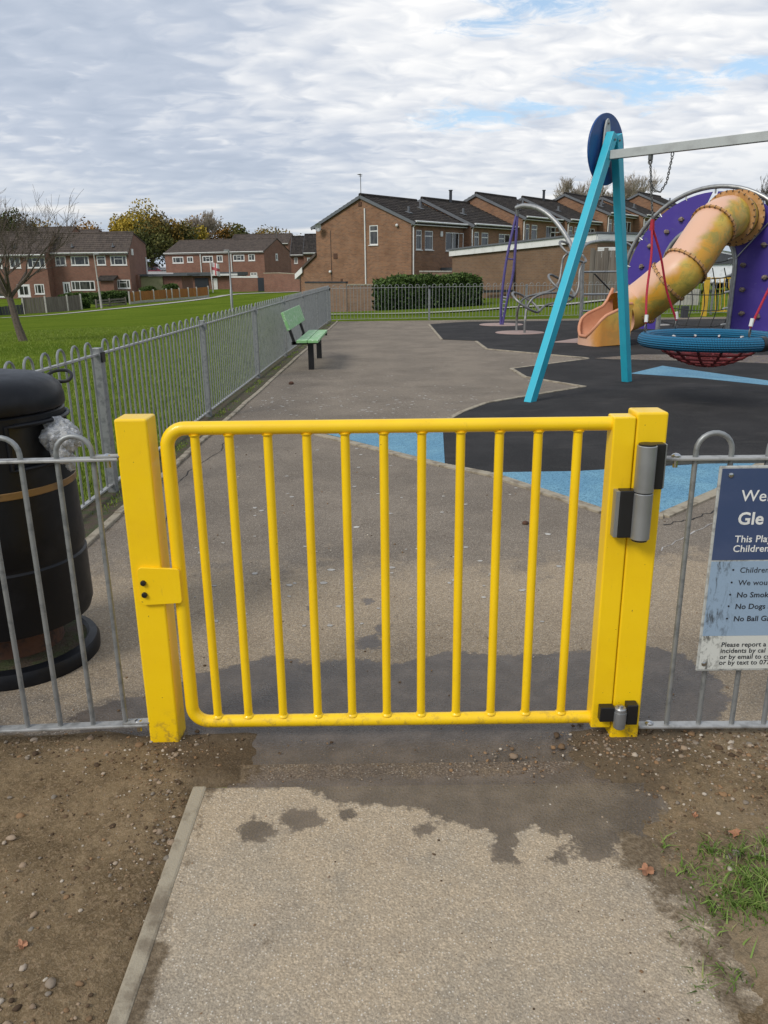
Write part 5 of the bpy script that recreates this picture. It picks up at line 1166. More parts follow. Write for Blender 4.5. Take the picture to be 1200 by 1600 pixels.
for k, ((x, y, ze, zr), lb) in enumerate(zip(RW, LBL)):
    zb = ze-5.1
    gw = [(2.42, 3.06, 2.97, 4.08, dict(muls=(), trans=[(0, 1, .7)]))] if k == 0 else []
    t, rf = house('brick_house', lb, 'house', (x, y), TH, LF, 7.304, zb, ze, zr, fwin=fw(ze, k), gwin=gw, vents=[(1.3, .35), (4.1, .62)] if k % 2 == 0 else [(1.2, .4)], chimney=(3.1 if k in (1, 3, 5) else None))
    if k == 0:
        mb = MB(); mb.tube([(-.05, 3.35, .45), (-.05, 3.35, 5.05)], .045, 8); mb.build('downpipe', M['white'], t)
        mb = MB(); mb.tube([(-.02, 6.1, .9), (-.02, 6.1, 3.9)], .015, 4); mb.build('cable', M['darkdoor'], t)
        mb = MB(); mb.lathe([(.02, 0), (.20, .05), (.26, .12), (.25, .12), (.19, .07), (.01, .02)], (0, 0), 20, caps=False); V = mb.v[0]; mb.v = [np.stack([-.30-V[:, 2]*1.0, V[:, 0]+6.75, V[:, 1]+4.05+V[:, 2]*.4], 1)]; mb.beam((-.30, 6.75, 4.05), (0, 6.75, 3.95), .04, .04); mb.build('satellite_dish', M['galv'], t)
        for y_, z_, r_, m_ in ((5.75, 2.38, .16, 'rust'), (3.72, 5.3, .13, 'rust'), (5.3, .95, .08, 'rust')):
            mb = MB(); mb.box(-.035, 0.0, y_-r_, y_+r_, z_-r_, z_+r_); mb.build('vent', M[m_], t, bevel=.02)
        for y_, z_ in ((.95, 4.0), (6.15, 1.45)): mb = MB(); mb.ball((-.10, y_, z_), .09, 10, 8); mb.beam((0, y_, z_), (-.1, y_, z_), .05, .05); mb.build('floodlight', M['white'], t, smooth=True)
        mb = MB(); a = (-.0, 3.9, 5.6); mb.tube([(.0, 3.65, 5.6), (.0, 3.65, 6.95)], .022, 5)
        for z, l in ((6.90, .35), (6.82, .22), (6.95, .5)): mb.beam((-l/2, 3.65-.2, z), (l/2, 3.65+.2, z+.03), .02, .02)
        for i in range(6): mb.beam((-.25+i*.09, 3.5+.03*i, 6.93), (-.2+i*.09, 3.75+.03*i, 6.93), .015, .015)
        mb.build('aerial', M['chain'], t)
        mb = MB(); mb.box(3.05, 3.28, -.09, 0, 3.42, 3.72); mb.build('alarm_box', M['whitepl'], t, bevel=.02)
        # lean-to at the back and porch roof at the front
        mb = MB(); mb.prism([(0, 7.304, -1.9), (0, 8.75, -1.9), (0, 8.75, 1.48), (0, 7.304, 2.45)], (4.5, 0, 0)); mb.build('lean_to_wall', M['brick_tan'], t)
        mb = MB(); mb.prism([(-.12, 7.31, 2.44), (-.12, 9.0, 1.32), (-.12, 9.0, 1.46), (-.12, 7.31, 2.62)], (4.8, 0, 0)); mb.build('lean_to_roof', M['tile_far'], t)
        mb = MB(); mb.prism([(-.14, 8.5, 1.40), (-.14, 9.15, 1.0), (-.14, 9.15, 1.32), (-.14, 8.5, 1.76)], (.05, 0, 0)); mb.box(-.1, 4.5, 9.12, 9.16, 1.0, 1.30); mb.build('barge_board', M['white'], t)
        mb = MB(); mb.box(3.15, 5.77, -2.0, -.01, 1.42, 1.62); mb.build('porch_roof', M['darkflat'], t); mb = MB(); mb.box(3.15, 5.77, -2.03, -2.0, 1.30, 1.52); mb.build('porch_fascia', M['white'], t)
        mb = MB(); mb.box(3.3, 5.7, -1.9, -.02, -1.2, 1.40); mb.build('porch_wall', M['brick_tan'], t)
        for x_ in (.25,): mb = MB(); mb.box(x_, x_+.45, -.35, -.02, .55, .95); mb.build('boiler_flue', M['whitepl'], t, bevel=.03)
# row behind the right edge and the far rear houses
def pw(p, Y): return P(*p, Y)
# left block, its front parallel to the view
HX = lambda px, Y: float(P(px, 460, Y)[0]); HZ = lambda px, py, Y: float(P(px, py, Y)[2])
Y1 = 95.; xL = HX(80, Y1); xR = HX(207, Y1); L1 = xR-xL; zb1 = HZ(150, 463, Y1); ze1 = HZ(150, 395.5, Y1); zr1 = HZ(100, 366, Y1+2.8)
def fx(px): return HX(px, Y1)-xL
def fz(py): return HZ(150, py, Y1)
W1 = [(fx(93), fx(109.5), fz(414.5), fz(399.5), dict(muls=(.45,), trans=[(0, .45, .6)], fr=.12)), (fx(117), fx(145), fz(414.5), fz(399.5), dict(muls=(.22, .76), fr=.12)), (fx(157), fx(171), fz(414.5), fz(399.5), dict(muls=(), trans=[(0, 1, .65)], fr=.12)), (fx(178), fx(203.5), fz(415), fz(399.5), dict(muls=(.25, .75), trans=[(.25, .75, .65)], fr=.12)),
      (fx(113), fx(150), fz(453.5), fz(438.5), dict(muls=(.16, .36, .8), fr=.12)), (fx(184), fx(207)-.15, fz(451.5), fz(437.5), dict(muls=(.2, .75), trans=[(.2, .75, .65)], fr=.12)), (fx(100), fx(111.5), fz(459), fz(440), dict(muls=(.5,), door=True, frm='white', fr=.2))]
t, rf = house('red_brick_house', 'red brick terrace with a plain roof beyond the field, mossy patch by its right gable', 'house', (xL, Y1), 0, L1, 7.3, zb1, ze1, zr1, ry=.36, zrear=ze1+1.1, fwin=W1, gwin=[(.9, 1.75, ze1-.4+.0, ze1+.0-.02, dict(muls=(.5,), fr=.1))] if False else [], gside=1, bm='brick_red', tm='tile_far', vents=[(2.9, .3), (7.6, .3)], pipe=False)
mb = MB(); mb.box(fx(165), fx(185), -1.3, -.02, zb1-.3, fz(442)+.35); mb.build('porch_wall', M['brick_red'], t)
mb = MB(); mb.prism([(fx(160), -1.6, fz(437)), (fx(160), 0, fz(430.5)), (fx(160), 0, fz(430.5)-.15), (fx(160), -1.6, fz(437)-.15)], (fx(187)-fx(160), 0, 0)); mb.build('porch_roof', M['tile'], t)
window(t, (0, -1.3, 0), (1, 0, 0), (0, -1, 0), fx(166.5), fx(183), fz(460), fz(438.5), muls=(.5,), door=True, fr=.14)
mb = MB(); mb.box(L1+.02, L1+.12, 1.0, 1.6, fz(399), fz(389)); mb.build('gable_window', M['white'], t)
mb = MB(); mb.tube([(L1+.08, 6.6, zb1), (L1+.08, 6.6, ze1-.4)], .09, 6); mb.build('downpipe', M['white'], t)
Y2 = 93.5; xL2 = HX(-25, Y2); L2 = HX(79, Y2)-xL2; f2 = lambda px: HX(px, Y2)-xL2; g2z = lambda py: HZ(40, py, Y2)
W2 = [(f2(22), f2(39), g2z(419), g2z(401), dict(muls=(.5,), fr=.12)), (f2(49), f2(78.5)-.1, g2z(419), g2z(402), dict(muls=(.3, .7), trans=[(.3, .7, .6)], fr=.12)), (f2(-12), f2(10), g2z(419), g2z(402), dict(muls=(.5,), fr=.12)),
      (f2(28), f2(48), g2z(464), g2z(444), dict(muls=(.5,), fr=.25)), (f2(55), f2(84)-1.0, g2z(460), g2z(444), dict(muls=(.3, .7), fr=.12)), (f2(-15), f2(10), g2z(464), g2z(446), dict(muls=(.5,), fr=.12))]
W2 = [w_ for w_ in W2 if w_[1] < L2]
t, rf = house('red_brick_house', 'red brick terrace half hidden behind the bare tree at the left edge', 'house', (xL2, Y2), 0, L2, 7.3, g2z(468), g2z(399), HZ(40, 364, Y2+3), ry=.42, fwin=W2, gside=1, bm='brick_red', tm='tile_far', vents=[(4, .3)], pipe=False)
# middle block
rotm = radians(-20); Y3 = 130.; xc = HX(416, Y3); L3 = 18.4; ax = np.array([cos(rotm), sin(rotm)]); pos3 = np.array([xc, Y3])-ax*L3
zb3 = HZ(416, 449, Y3); ze3 = HZ(350, 394.5, 133); zr3 = HZ(430, 373, 134)
def m3(px):                                          # position along the front seen at a pixel column
    best = min(np.linspace(0, L3, 400), key=lambda s: abs(600+FPX*((pos3+ax*s)[0]/((pos3+ax*s)[1]*.9553+.6))-px)); return float(best)
z3 = lambda py, px=340: HZ(px, py, 133)
W3 = [(m3(277), m3(294), z3(410.5), z3(400), dict(muls=(.3, .7), fr=.15)), (m3(299.5), m3(309), z3(409.5), z3(400), dict(muls=(.5,), fr=.15)), (m3(323.5), m3(340), z3(409.5), z3(399.5), dict(muls=(.33, .67), trans=[(.33, .67, .6)], fr=.15)), (m3(345.5), m3(355), z3(409.5), z3(399), dict(muls=(.5,), fr=.15)),
      (m3(371), m3(388.5), z3(408.5), z3(398.5), dict(muls=(.33, .67), trans=[(.33, .67, .6)], fr=.15)), (m3(394.5), m3(405), z3(408.5), z3(398), dict(muls=(.5,), trans=[(0, .5, .6)], fr=.15)), (m3(376), m3(386), z3(431), z3(426.5), dict(muls=(.5,), fr=.12)), (m3(396), m3(407), z3(431), z3(426.5), dict(muls=(.5,), fr=.12))]
t, rf = house('red_brick_house', 'long red brick terrace beyond the garages in the middle distance', 'house', tuple(pos3), rotm, L3, 9.2, zb3, ze3, zr3, fwin=W3, gwin=[(3.9, 4.7, z3(408), z3(397), dict(muls=(), fr=.2))], gside=1, bm='brick_red', tm='tile_far', pipe=False)
for px in (321, 368.5): mb = MB(); mb.tube([(m3(px), -.1, zb3), (m3(px), -.1, ze3)], .10, 6); mb.build('downpipe', M['whitepl'], t)
mb = MB(); mb.tube([(L3, 4.6, zr3), (L3, 4.6, zr3+1.9)], .05, 5); mb.beam((L3-.5, 4.6, zr3+1.8), (L3+.5, 4.6, zr3+1.8), .05, .05); mb.build('aerial', M['chain'], rf)
# small far houses right of it
for (pxa, pxb, pya, pyb, pyr, Yh, lb) in ((457, 476, 399, 425, 384, 118, 'small dark roofed far house left of the tan gable, its left half'), (477, 497, 396, 425, 381, 112, 'dark roofed far house tucked against the tan gable house')):
    x0_ = HX(pxa, Yh); L_ = HX(pxb, Yh)-x0_; fzz = lambda py: HZ(pxa, py, Yh)
    t, rf = house('far_house', lb, 'house', (x0_, Yh), 0, L_+1.2, 7, fzz(446), fzz(pya), fzz(pyr-8)+.6, fwin=[(L_*.25, L_*.55, fzz(412), fzz(402.5), dict(muls=(.5,), fr=.1))], gside=1, bm='brick_red', tm='tile', pipe=False)
for i, (px, pyr, Yh, L_) in enumerate(((60, 357, 135, 13), (112, 361, 140, 10), (160, 364, 145, 10), (410, 367, 165, 12), (455, 371, 170, 9))):
    xh = HX(px, Yh); zr_h = HZ(px, pyr, Yh+3.5)
    t, rf = house('far_house', ['brown roof showing above the left terrace near the bare tree', 'second brown roof showing above the left terrace', 'brown roof just left of the yellow tree', 'low dark roof rising behind the middle terrace', 'dark roof behind the aerial of the middle terrace'][i], 'house', (xh-L_/2, Yh), radians(-8), L_, 7, zr_h-7, zr_h-1.9, zr_h, bm='brick_red', tm='tile_far', pipe=False)

# ------------------------------------------------------------------ walls, garages, sheds
gA = P(707, 393, 46); gB = P(934, 367.5, 36); gC = P(1010, 369.5, 37.5)
gt = thing('garage_block', 'long flat roofed brick garage block with a white fascia behind the climbers', 'garage', (gA[0], gA[1], 0))
a2 = np.array([gA[0], gA[1]]); b2 = np.array([gB[0], gB[1]]); d2 = (b2-a2)/np.linalg.norm(b2-a2); n2 = np.array([-d2[1], d2[0]]); n2 = n2*(1 if n2[1] > 0 else -1); Lg = np.linalg.norm(b2-a2)
zA = gA[2]-.12; zB = gB[2]-.12
def gp2(s, o, z): q = a2+d2*s+n2*o; return (q[0], q[1], z)
cR = np.array([gC[0], gC[1]]); 
mb = MB(); mb.add([gp2(0, 0, -1.5), gp2(Lg, 0, -1.5), gp2(Lg, 0, zB), gp2(0, 0, zA), gp2(0, 6, -1.5), (cR[0], cR[1], -1.5), (cR[0], cR[1], zB), gp2(0, 6, zA)], [(0, 1, 2, 3), (1, 5, 6, 2), (4, 0, 3, 7), (5, 4, 7, 6)])
o = mb.build('wall', M['brick_tan2'], gt); 
e1_ = np.array([cR[0]-b2[0], cR[1]-b2[1]]); e1_ /= np.linalg.norm(e1_)
mb = MB(); mb.beam(gp2(-.15, -.09, zA+.02), gp2(Lg+.05, -.09, zB+.02), .08, .30); q = b2-n2*.05; mb.beam((q[0], q[1]-.05, zB+.02), (cR[0], cR[1]-.08, zB+.02), .08, .28); mb.build('fascia', M['white'], gt)
mb = MB(); mb.add([gp2(-.2, -.20, zA+.18), gp2(Lg+.1, -.20, zB+.18), (cR[0], cR[1]-.2, zB+.18), gp2(-.2, 6.3, zA+.18), gp2(-.2, -.20, zA+.26), gp2(Lg+.1, -.20, zB+.26), (cR[0], cR[1]-.2, zB+.26), gp2(-.2, 6.3, zA+.26)], [(3, 2, 1, 0), (4, 5, 6, 7), (0, 1, 5, 4), (1, 2, 6, 5), (2, 3, 7, 6), (3, 0, 4, 7)]); mb.build('roof', M['lead'], gt)
p_ = P(948, 396, 35.3); mb = MB(); 
for i in range(5): mb.box(p_[0]-.40, p_[0]+.42, 35.25, 35.3, p_[2]-.16+i*.085, p_[2]-.16+i*.085+.075)
mb.build('shutter', M['white'], gt)
mb = MB(); a_ = P(801, 425, 40.4); mb.tube([P(803.5, 388, 40.9), P(803, 452, 40.9)], .045, 6); mb.build('drainpipe', M['blackrub'], gt)
mb = MB(); mb.beam(P(755, 455.5, 42.8), P(803, 454.5, 40.7), .05, .13); mb.build('damp_course', M['blackrub'], gt)
def brickwall(label, pts, zt, th=.22, m='brick_wall', cop='kerb', name='garden_wall', ch=.07, mb=None):
    t = thing(name, label, 'wall', (pts[0][0], pts[0][1], 0))
    mw = MB(); mc = MB()
    for (a, b_), (za, zb_) in zip(zip(pts[:-1], pts[1:]), zip(zt[:-1], zt[1:])):
        a = np.array(a[:2]); b_ = np.array(b_[:2]); d = (b_-a)/np.linalg.norm(b_-a); s = np.array([-d[1], d[0]])*th/2; s2 = s*1.25
        mw.hexa([(*(a-s), -4), (*(b_-s), -4), (*(b_+s), -4), (*(a+s), -4), (*(a-s), za), (*(b_-s), zb_), (*(b_+s), zb_), (*(a+s), za)])
        mc.hexa([(*(a-s2), za+.002), (*(b_-s2), zb_+.002), (*(b_+s2), zb_+.002), (*(a+s2), za+.002), (*(a-s2), za+ch), (*(b_-s2), zb_+ch), (*(b_+s2), zb_+ch), (*(a+s2), za+ch)])
    mw.build('wall', M[m], t); mc.build('coping', M[cop], t); return t
w0, w1_, w2_ = P(478, 442, 43), P(542, 442, 42), P(630, 447, 42)
brickwall('pale brick garden wall below the tan gable house', [w0, w1_], [w0[2], w1_[2]], cop='wood_dark'); brickwall('lower stretch of brick garden wall running behind the hedge', [P(542, 446, 42.06), P(712, 447, 41.5)], [P(542, 446, 42)[2], P(712, 446, 41.5)[2]])
brickwall('short raised brick wall in front of the end house, left of the garage block', [P(655, 423, 45.2), P(706, 424, 45.2)], [P(655, 425, 45.2)[2], P(706, 425, 45.2)[2]], cop='greywhite')
brickwall('brick wall with pale coping left of the dark gate beyond the field', [P(361, 436, 105), P(403, 435, 104)], [P(361, 434, 105)[2], P(403, 434, 104)[2]], m='brick_red', cop='white', ch=.2)
brickwall('red brick wall right of the dark gate beyond the field', [P(413, 430, 102), P(435, 429, 100), P(469, 430, 97)], [P(413, 427.5, 102)[2], P(435, 427, 100)[2], P(469, 429, 97)[2]], m='brick_red', cop='kerb', ch=.1)
mb = MB(); p_ = P(403, 434, 103.5); q_ = P(413, 456, 103); mb.box(p_[0], q_[0], 103.2, 103.35, q_[2]-.3, p_[2]); mb.build('frame', M['darkdoor'], loc=(p_[0], 103, q_[2])).name = 'garden_gate'
o = bpy.data.objects['garden_gate']; tag(o, 'tall dark blue garden gate between two red brick walls', 'gate')
ga = thing('garage_block', 'flat roofed garages with two dark doors beyond the orange fence', 'garage', P(300, 455, 112))
Yg = 112.; X_ = lambda px, Y=Yg: HX(px, Y); Zz = lambda py, Y=Yg: HZ(320, py, Y)
mb = MB(); mb.box(X_(277), X_(372), Yg+.05, Yg+8, Zz(462), Zz(431)); mb.build('wall', M['brick_red'], ga)
for a, b_ in ((280, 301), (306, 327)): mb = MB(); mb.box(X_(a), X_(b_), Yg-.05, Yg+.04, Zz(458), Zz(434.5)); mb.build('garage_door', M['darkdoor'], ga, bevel=.03)
mb = MB(); mb.box(X_(275), X_(374), Yg-.5, Yg+8.3, Zz(431)+.01, Zz(425.5)); mb.build('roof', M['darkflat'], ga)
mb = MB(); mb.box(X_(334), X_(374), Yg-.55, Yg-.51, Zz(431), Zz(428)); mb.box(X_(335), X_(341), Yg-.02, Yg+.04, Zz(457), Zz(435)); mb.build('fascia', M['white'], ga)
gb = thing('low_building', 'low mossy rendered outbuilding behind the orange fence', 'outbuilding', P(230, 455, 98))
mb = MB(); mb.box(X_(219, 98), X_(256, 98), 98, 104, Zz(463, 98), Zz(431, 98)); mb.build('wall', M['render'], gb)
mb = MB(); mb.box(X_(256, 98)+.01, X_(285, 98), 98.2, 104, Zz(463, 98), Zz(430, 98)); mb.build('side_wall', M['brick_red'], gb)
mb = MB(); mb.box(X_(215, 98), X_(296, 98), 97.7, 104.5, Zz(430.5, 98), Zz(427.5, 98)); mb.build('roof', M['darkflat'], gb)
mb = MB(); mb.box(X_(210, 97), X_(218.5, 97), 97, 99, Zz(463, 97), Zz(428, 97)); mb.build('pier', M['brick_red'], gb)

# field fences
def fence_run(label, pxs, ys, Ys, h, m, post='greywhite', pt=.14, rails=False, kick=True):
    t = thing('garden_fence', label, 'fence', P(pxs[0], ys[0], Ys[0])); pts = [P(a, b_, c_) for a, b_, c_ in zip(pxs, ys, Ys)]
    for a, b_ in zip(pts[:-1], pts[1:]):
        zt0, zt1 = a[2], b_[2]; d = (b_-a)/np.linalg.norm(b_-a)
        mb = MB()
        if rails:
            for f_ in (.25, .6, .95): mb.beam(a+ZU*h*f_, b_+ZU*h*f_, .06, .16)
        else:
            k = max(3, int(np.linalg.norm((b_-a)[:2])/.25))
            for i in range(k):
                p0_ = a+(b_-a)*(i+.03)/k; p1_ = a+(b_-a)*(i+.97)/k; hh = h*(1+random.uniform(-.02, .02)); bz = .22 if kick else .02
                mb.beam(p0_+ZU*(bz+hh)/2, p1_+ZU*(bz+hh)/2, .035, hh-bz)
        mb.build('panel', M[m], t)
        if kick and not rails: mb = MB(); mb.beam(a+ZU*.06, b_+ZU*.06, .05, .26); mb.build('gravel_board', M['greywhite'], t)
    for a in pts: mb = MB(); mb.beam(a-ZU*.3, a+ZU*(h+.12), pt, pt, (0, 1, 0)); mb.build('post', M[post], t)
    return t
fence_run('orange timber panel fence with white concrete posts across the field', [203, 210, 220, 241, 261, 269.5, 281, 295, 308, 326], [474.5, 474, 472.5, 471, 469.5, 469, 468, 467, 466, 464], [86, 86.5, 87.5, 89, 90.5, 91, 92, 93, 94, 95.5], 1.15, 'wood_orange')
fence_run('grey weathered timber fence behind the bare tree', [38, 73, 107, 128], [490.5, 488.5, 486.5, 484.5], [77, 78, 79.5, 80.5], 1.45, 'wood_grey', kick=False)
fence_run('dark boarded fence at the far left edge of the field', [-40, 0, 37], [498, 495, 491], [75, 76, 77], .9, 'wood_dark', kick=False, post='wood_dark')
fence_run('low rustic rail fence in front of the round hedge', [151, 172, 197], [481.5, 480, 477.5], [82, 83.5, 85], .75, 'wood_grey', rails=True, post='wood_grey')
fence_run('tall grey boarded fence beside the garage block, behind the swing leg', [921, 942, 964, 985], [470, 470, 470, 470], [33.5, 33.4, 33.3, 33.2], 1.95, 'wood_grey', kick=False, post='wood_grey')
# street lamps
for (px, pyb, pyt, Y, px2, lb) in ((158.5, 478.5, 397, 79, 146.5, 'pale leaning lamp post in front of the left red brick terrace'), (363, 486, 392, 62, 357.5, 'grey lamp post on the grass in the middle distance')):
    a = P(px, pyb, Y); b_ = P(px, pyt, Y); b_[0] = a[0]+.02; t = thing('street_lamp', lb, 'lamp post', a)
    if px < 200: b_[0] = P(px2, pyt, Y)[0]
    mb = MB(); mb.tube([a-ZU*.2, a+(b_-a)*.35, a+(b_-a)*.36, b_], [.10, .10, .07, .05], 8); mb.build('pole', M['greywhite' if px < 200 else 'galv'], t, smooth=True)
    mb = MB(); mb.beam(b_-np.array([.35, 0, -.02]) if px > 200 else b_+np.array([0, 0, 0]), b_+np.array([.5 if px < 200 else .05, 0, .02]), .18, .13); mb.build('lamp_head', M['galv'], t, bevel=.02)
fp = thing('flagpole', 'white flagpole with a limp red and white flag in front of the middle terrace', 'flagpole', P(333, 457, 104))
a = P(333, 457, 104); b_ = P(331, 407, 104); b_[0] = a[0]-.1; mb = MB(); mb.tube([a, b_], .07, 6); mb.build('pole', M['whitepl'], fp)
fa = P(330.5, 409.5, 103.9); mb = MB(); mb2 = MB()
def fpt(u, v): return fa+np.array([u*1.0-.05, .25*sin(u*6+v), -v*1.5-.25*u])
for i in range(8):
    for j in range(8):
        q = [fpt((i+a_)/8, (j+c_)/8) for a_, c_ in ((0, 0), (1, 0), (1, 1), (0, 1))]; (mb2 if i in (3, 4) or j in (3, 4) else mb).add(q, [(0, 1, 2, 3)])
f_ = mb.build('flag', M['whitepl'], fp); M['flagred'] = plain('faded_red', (.42, .10, .11), .8); mb2.build('flag_cross', M['flagred'], f_)

# thin paths across the grass
def ribbon(pts, wd, name, m):
    V = []; F = []
    for i, p in enumerate(pts):
        a = np.array(pts[max(i-1, 0)]); b_ = np.array(pts[min(i+1, len(pts)-1)]); d = (b_-a)[:2]; d /= np.linalg.norm(d); s = np.array([-d[1], d[0]])*wd/2
        for sg_ in (-1, 1): x, y = p[0]+s[0]*sg_, p[1]+s[1]*sg_; V.append((x, y, tz(x, y)+.05))
    for i in range(len(pts)-1): F.append((2*i, 2*i+1, 2*i+3, 2*i+2))
    mb = MB(); mb.add(V, F); o = mb.build(name, M[m]); return struct(o)
def onT(px, py, lo=20, hi=160):                      # where a pixel ray meets the terrain
    d = ray(px, py); ts = np.linspace(lo, hi, 700)/d[1]; pts = np.array([0, 0, CH])+ts[:, None]*d; h = pts[:, 2]-terr(pts[:, 0], pts[:, 1]); k = np.argmax(h < 0); return pts[k] if (h < 0).any() else pts[-1]
ribbon(smoothcurve([onT(x, y) for x, y in ((505, 493), (600, 492), (700, 489), (800, 482), (870, 478), (950, 470))], 4), .55, 'footpath', 'greywhite')
ribbon(smoothcurve([onT(x, y, 40) for x, y in ((0, 497.5), (60, 494), (140, 487), (230, 478), (300, 470), (370, 460), (470, 456))], 4), 1.1, 'footpath', 'greywhite')

# ------------------------------------------------------------------ parked cars
def car(label, p, yaw, body, s=1.0):
    t = thing('parked_car', label, 'car', p)
    L, W, H = 4.3, 1.78, 1.48
    prof = [(-2.15, .28), (-2.15, .62), (-2.08, .80), (-1.35, .92), (-.75, 1.36), (-.3, 1.47), (.7, 1.48), (1.45, 1.34), (1.95, .95), (2.12, .85), (2.15, .45), (2.1, .28)]
    V = []; F = []; k = len(prof)
    for yy_, ins in ((-W/2, .0), (-W/2+.10, 1), (W/2-.10, 1), (W/2, 0)):
        for x, z in prof: V.append((x*(1-.0*ins), yy_ if z < .9 or ins else yy_*.80, z+(.02 if ins else 0)))
    for r in range(3):
        for i in range(k): F.append((r*k+i, r*k+(i+1) % k, (r+1)*k+(i+1) % k, (r+1)*k+i))
    F += [tuple(range(k-1, -1, -1)), tuple(3*k+i for i in range(k))]
    def loc(mb): V = np.concatenate(mb.v); c_, s_ = cos(yaw), sin(yaw); mb.v = [np.stack([V[:, 0]*c_-V[:, 1]*s_+p[0], V[:, 0]*s_+V[:, 1]*c_+p[1], V[:, 2]+p[2]], 1)]; return mb
    loc(MB().add(V, F)).build('body', M[body], t, smooth=True)
    for sd2 in (-1, 1):
        g = [(-1.15, .93), (-.68, 1.30), (-.25, 1.40), (.65, 1.41), (1.3, 1.28), (1.55, .98)]
        yb = sd2*(W/2*.80+.012); mb = MB(); mb.prism([(x, sd2*(W/2*.98-(z-.9)*.35)+sd2*.02, z) for x, z in g], (0, sd2*.015, 0)); loc(mb).build('side_window', M['carglass'], t)
        for x in (-1.32, 1.32):
            mb = MB(); A = np.linspace(0, 2*pi, 20, endpoint=False); mb.prism([(x+.32*cos(a), sd2*(W/2-.16), .32+.32*sin(a)) for a in A], (0, sd2*.2, 0)); wh = loc(mb).build('wheel', M['tyre'], t)
            mb = MB(); mb.prism([(x+.2*cos(a), sd2*(W/2+.035), .32+.2*sin(a)) for a in A], (0, sd2*.012, 0)); loc(mb).build('rim', M['alu'], wh)
        mb = MB(); mb.box(2.02, 2.18, sd2*.55-.17*1, sd2*.55+.17*1, .72, .88); loc(mb).build('tail_light', M['redlamp'], t)
        mb = MB(); mb.box(-2.18, -2.05, sd2*.6-.16, sd2*.6+.16, .58, .72); loc(mb).build('headlight', M['white'], t)
    mb = MB(); mb.quad((1.52, -.62, 1.30), (1.96, -.68, .97), (1.96, .68, .97), (1.52, .62, 1.30)); V = mb.v[0]; mb.v = [V+np.array([.03, 0, .03])]; loc(mb).build('rear_window', M['carglass'], t)
    mb = MB(); mb.quad((-1.30, -.66, .97), (-.80, -.60, 1.34), (-.80, .60, 1.34), (-1.30, .66, .97)); V = mb.v[0]; mb.v = [V+np.array([-.03, 0, .04])]; loc(mb).build('windscreen', M['carglass'], t)
c0 = P(1080, 455, 33); c0[2] = max(P(1100, 452, 33)[2], .35)
car('white car parked beyond the yellow railing, seen through the arch doorway', c0, radians(-4), 'carwhite')
car('dark car parked in the gap between the two red brick terraces', P(231, 421, 168), radians(10), 'cardark'); car('small red car parked just below the dark car between the terraces', P(234, 430.5, 145), radians(5), 'carred')
mb = MB(); a = P(215, 434, 112); 
V = [(P(222, 433, 112)), P(282, 433, 112), P(284, 417, 185), P(210, 417, 185)]; mb.prism([tuple(v) for v in V], (0, 0, -.05)); M['carpark'] = plain('car_park', (.36, .35, .34), .9); struct(mb.build('car_park', M['carpark']))

# far yellow gate and railing seen through the doorway
yf = thing('yellow_railing', 'yellow gate with thin bars at the far side of the playground, seen through the arch', 'gate', G(1104, 493))
Yy = 25.9
mb = MB(); a = P(1103.5, 433, Yy); g_ = P(1103, 494, Yy); mb.box(a[0]-.03, a[0]+.12, Yy-.06, Yy+.06, -.05, a[2]); mb.build('post', M['yellow_far'], yf, bevel=.01)
mb = MB()
for py in (434.5, 486): mb.beam(P(1112, py, Yy), P(1190, py, Yy), .035, .035)
mb.build('frame', M['yellow_far'], yf)
for i in range(9): mb = MB(); x = 1118+i*7; mb.tube([P(x, 435, Yy), P(x, 486, Yy)], .014, 6); mb.build('bar', M['yellow_far'], yf)
for (px, lb) in ((1067, 'short dark timber post near the net, left of the yellow gate post'),):
    p_ = P(1069, 495, 25.2); mb = MB(); mb.box(p_[0]-.09, p_[0]+.09, 25.1, 25.3, -.05, P(1069, 478, 25.2)[2]); o = mb.build('timber_post', M['wood_dark'], loc=(p_[0], 25.2, 0), bevel=.01); tag(o, lb, 'post')
pb = thing('parked_pram', 'x', 'x') if False else None
# pale concrete blocks behind the slide
mb = MB(); p0_ = P(1055, 485, 30); p1_ = P(1090, 485, 30); mb.box(p0_[0], p1_[0], 30, 30.25, -.5, P(1070, 452, 30)[2]); mb.build('wall', M['greywhite'], loc=(p0_[0], 30, 0)).name = 'low_wall'; tag(bpy.data.objects['low_wall'], 'pale concrete wall seen under the tube slide through the net', 'wall')

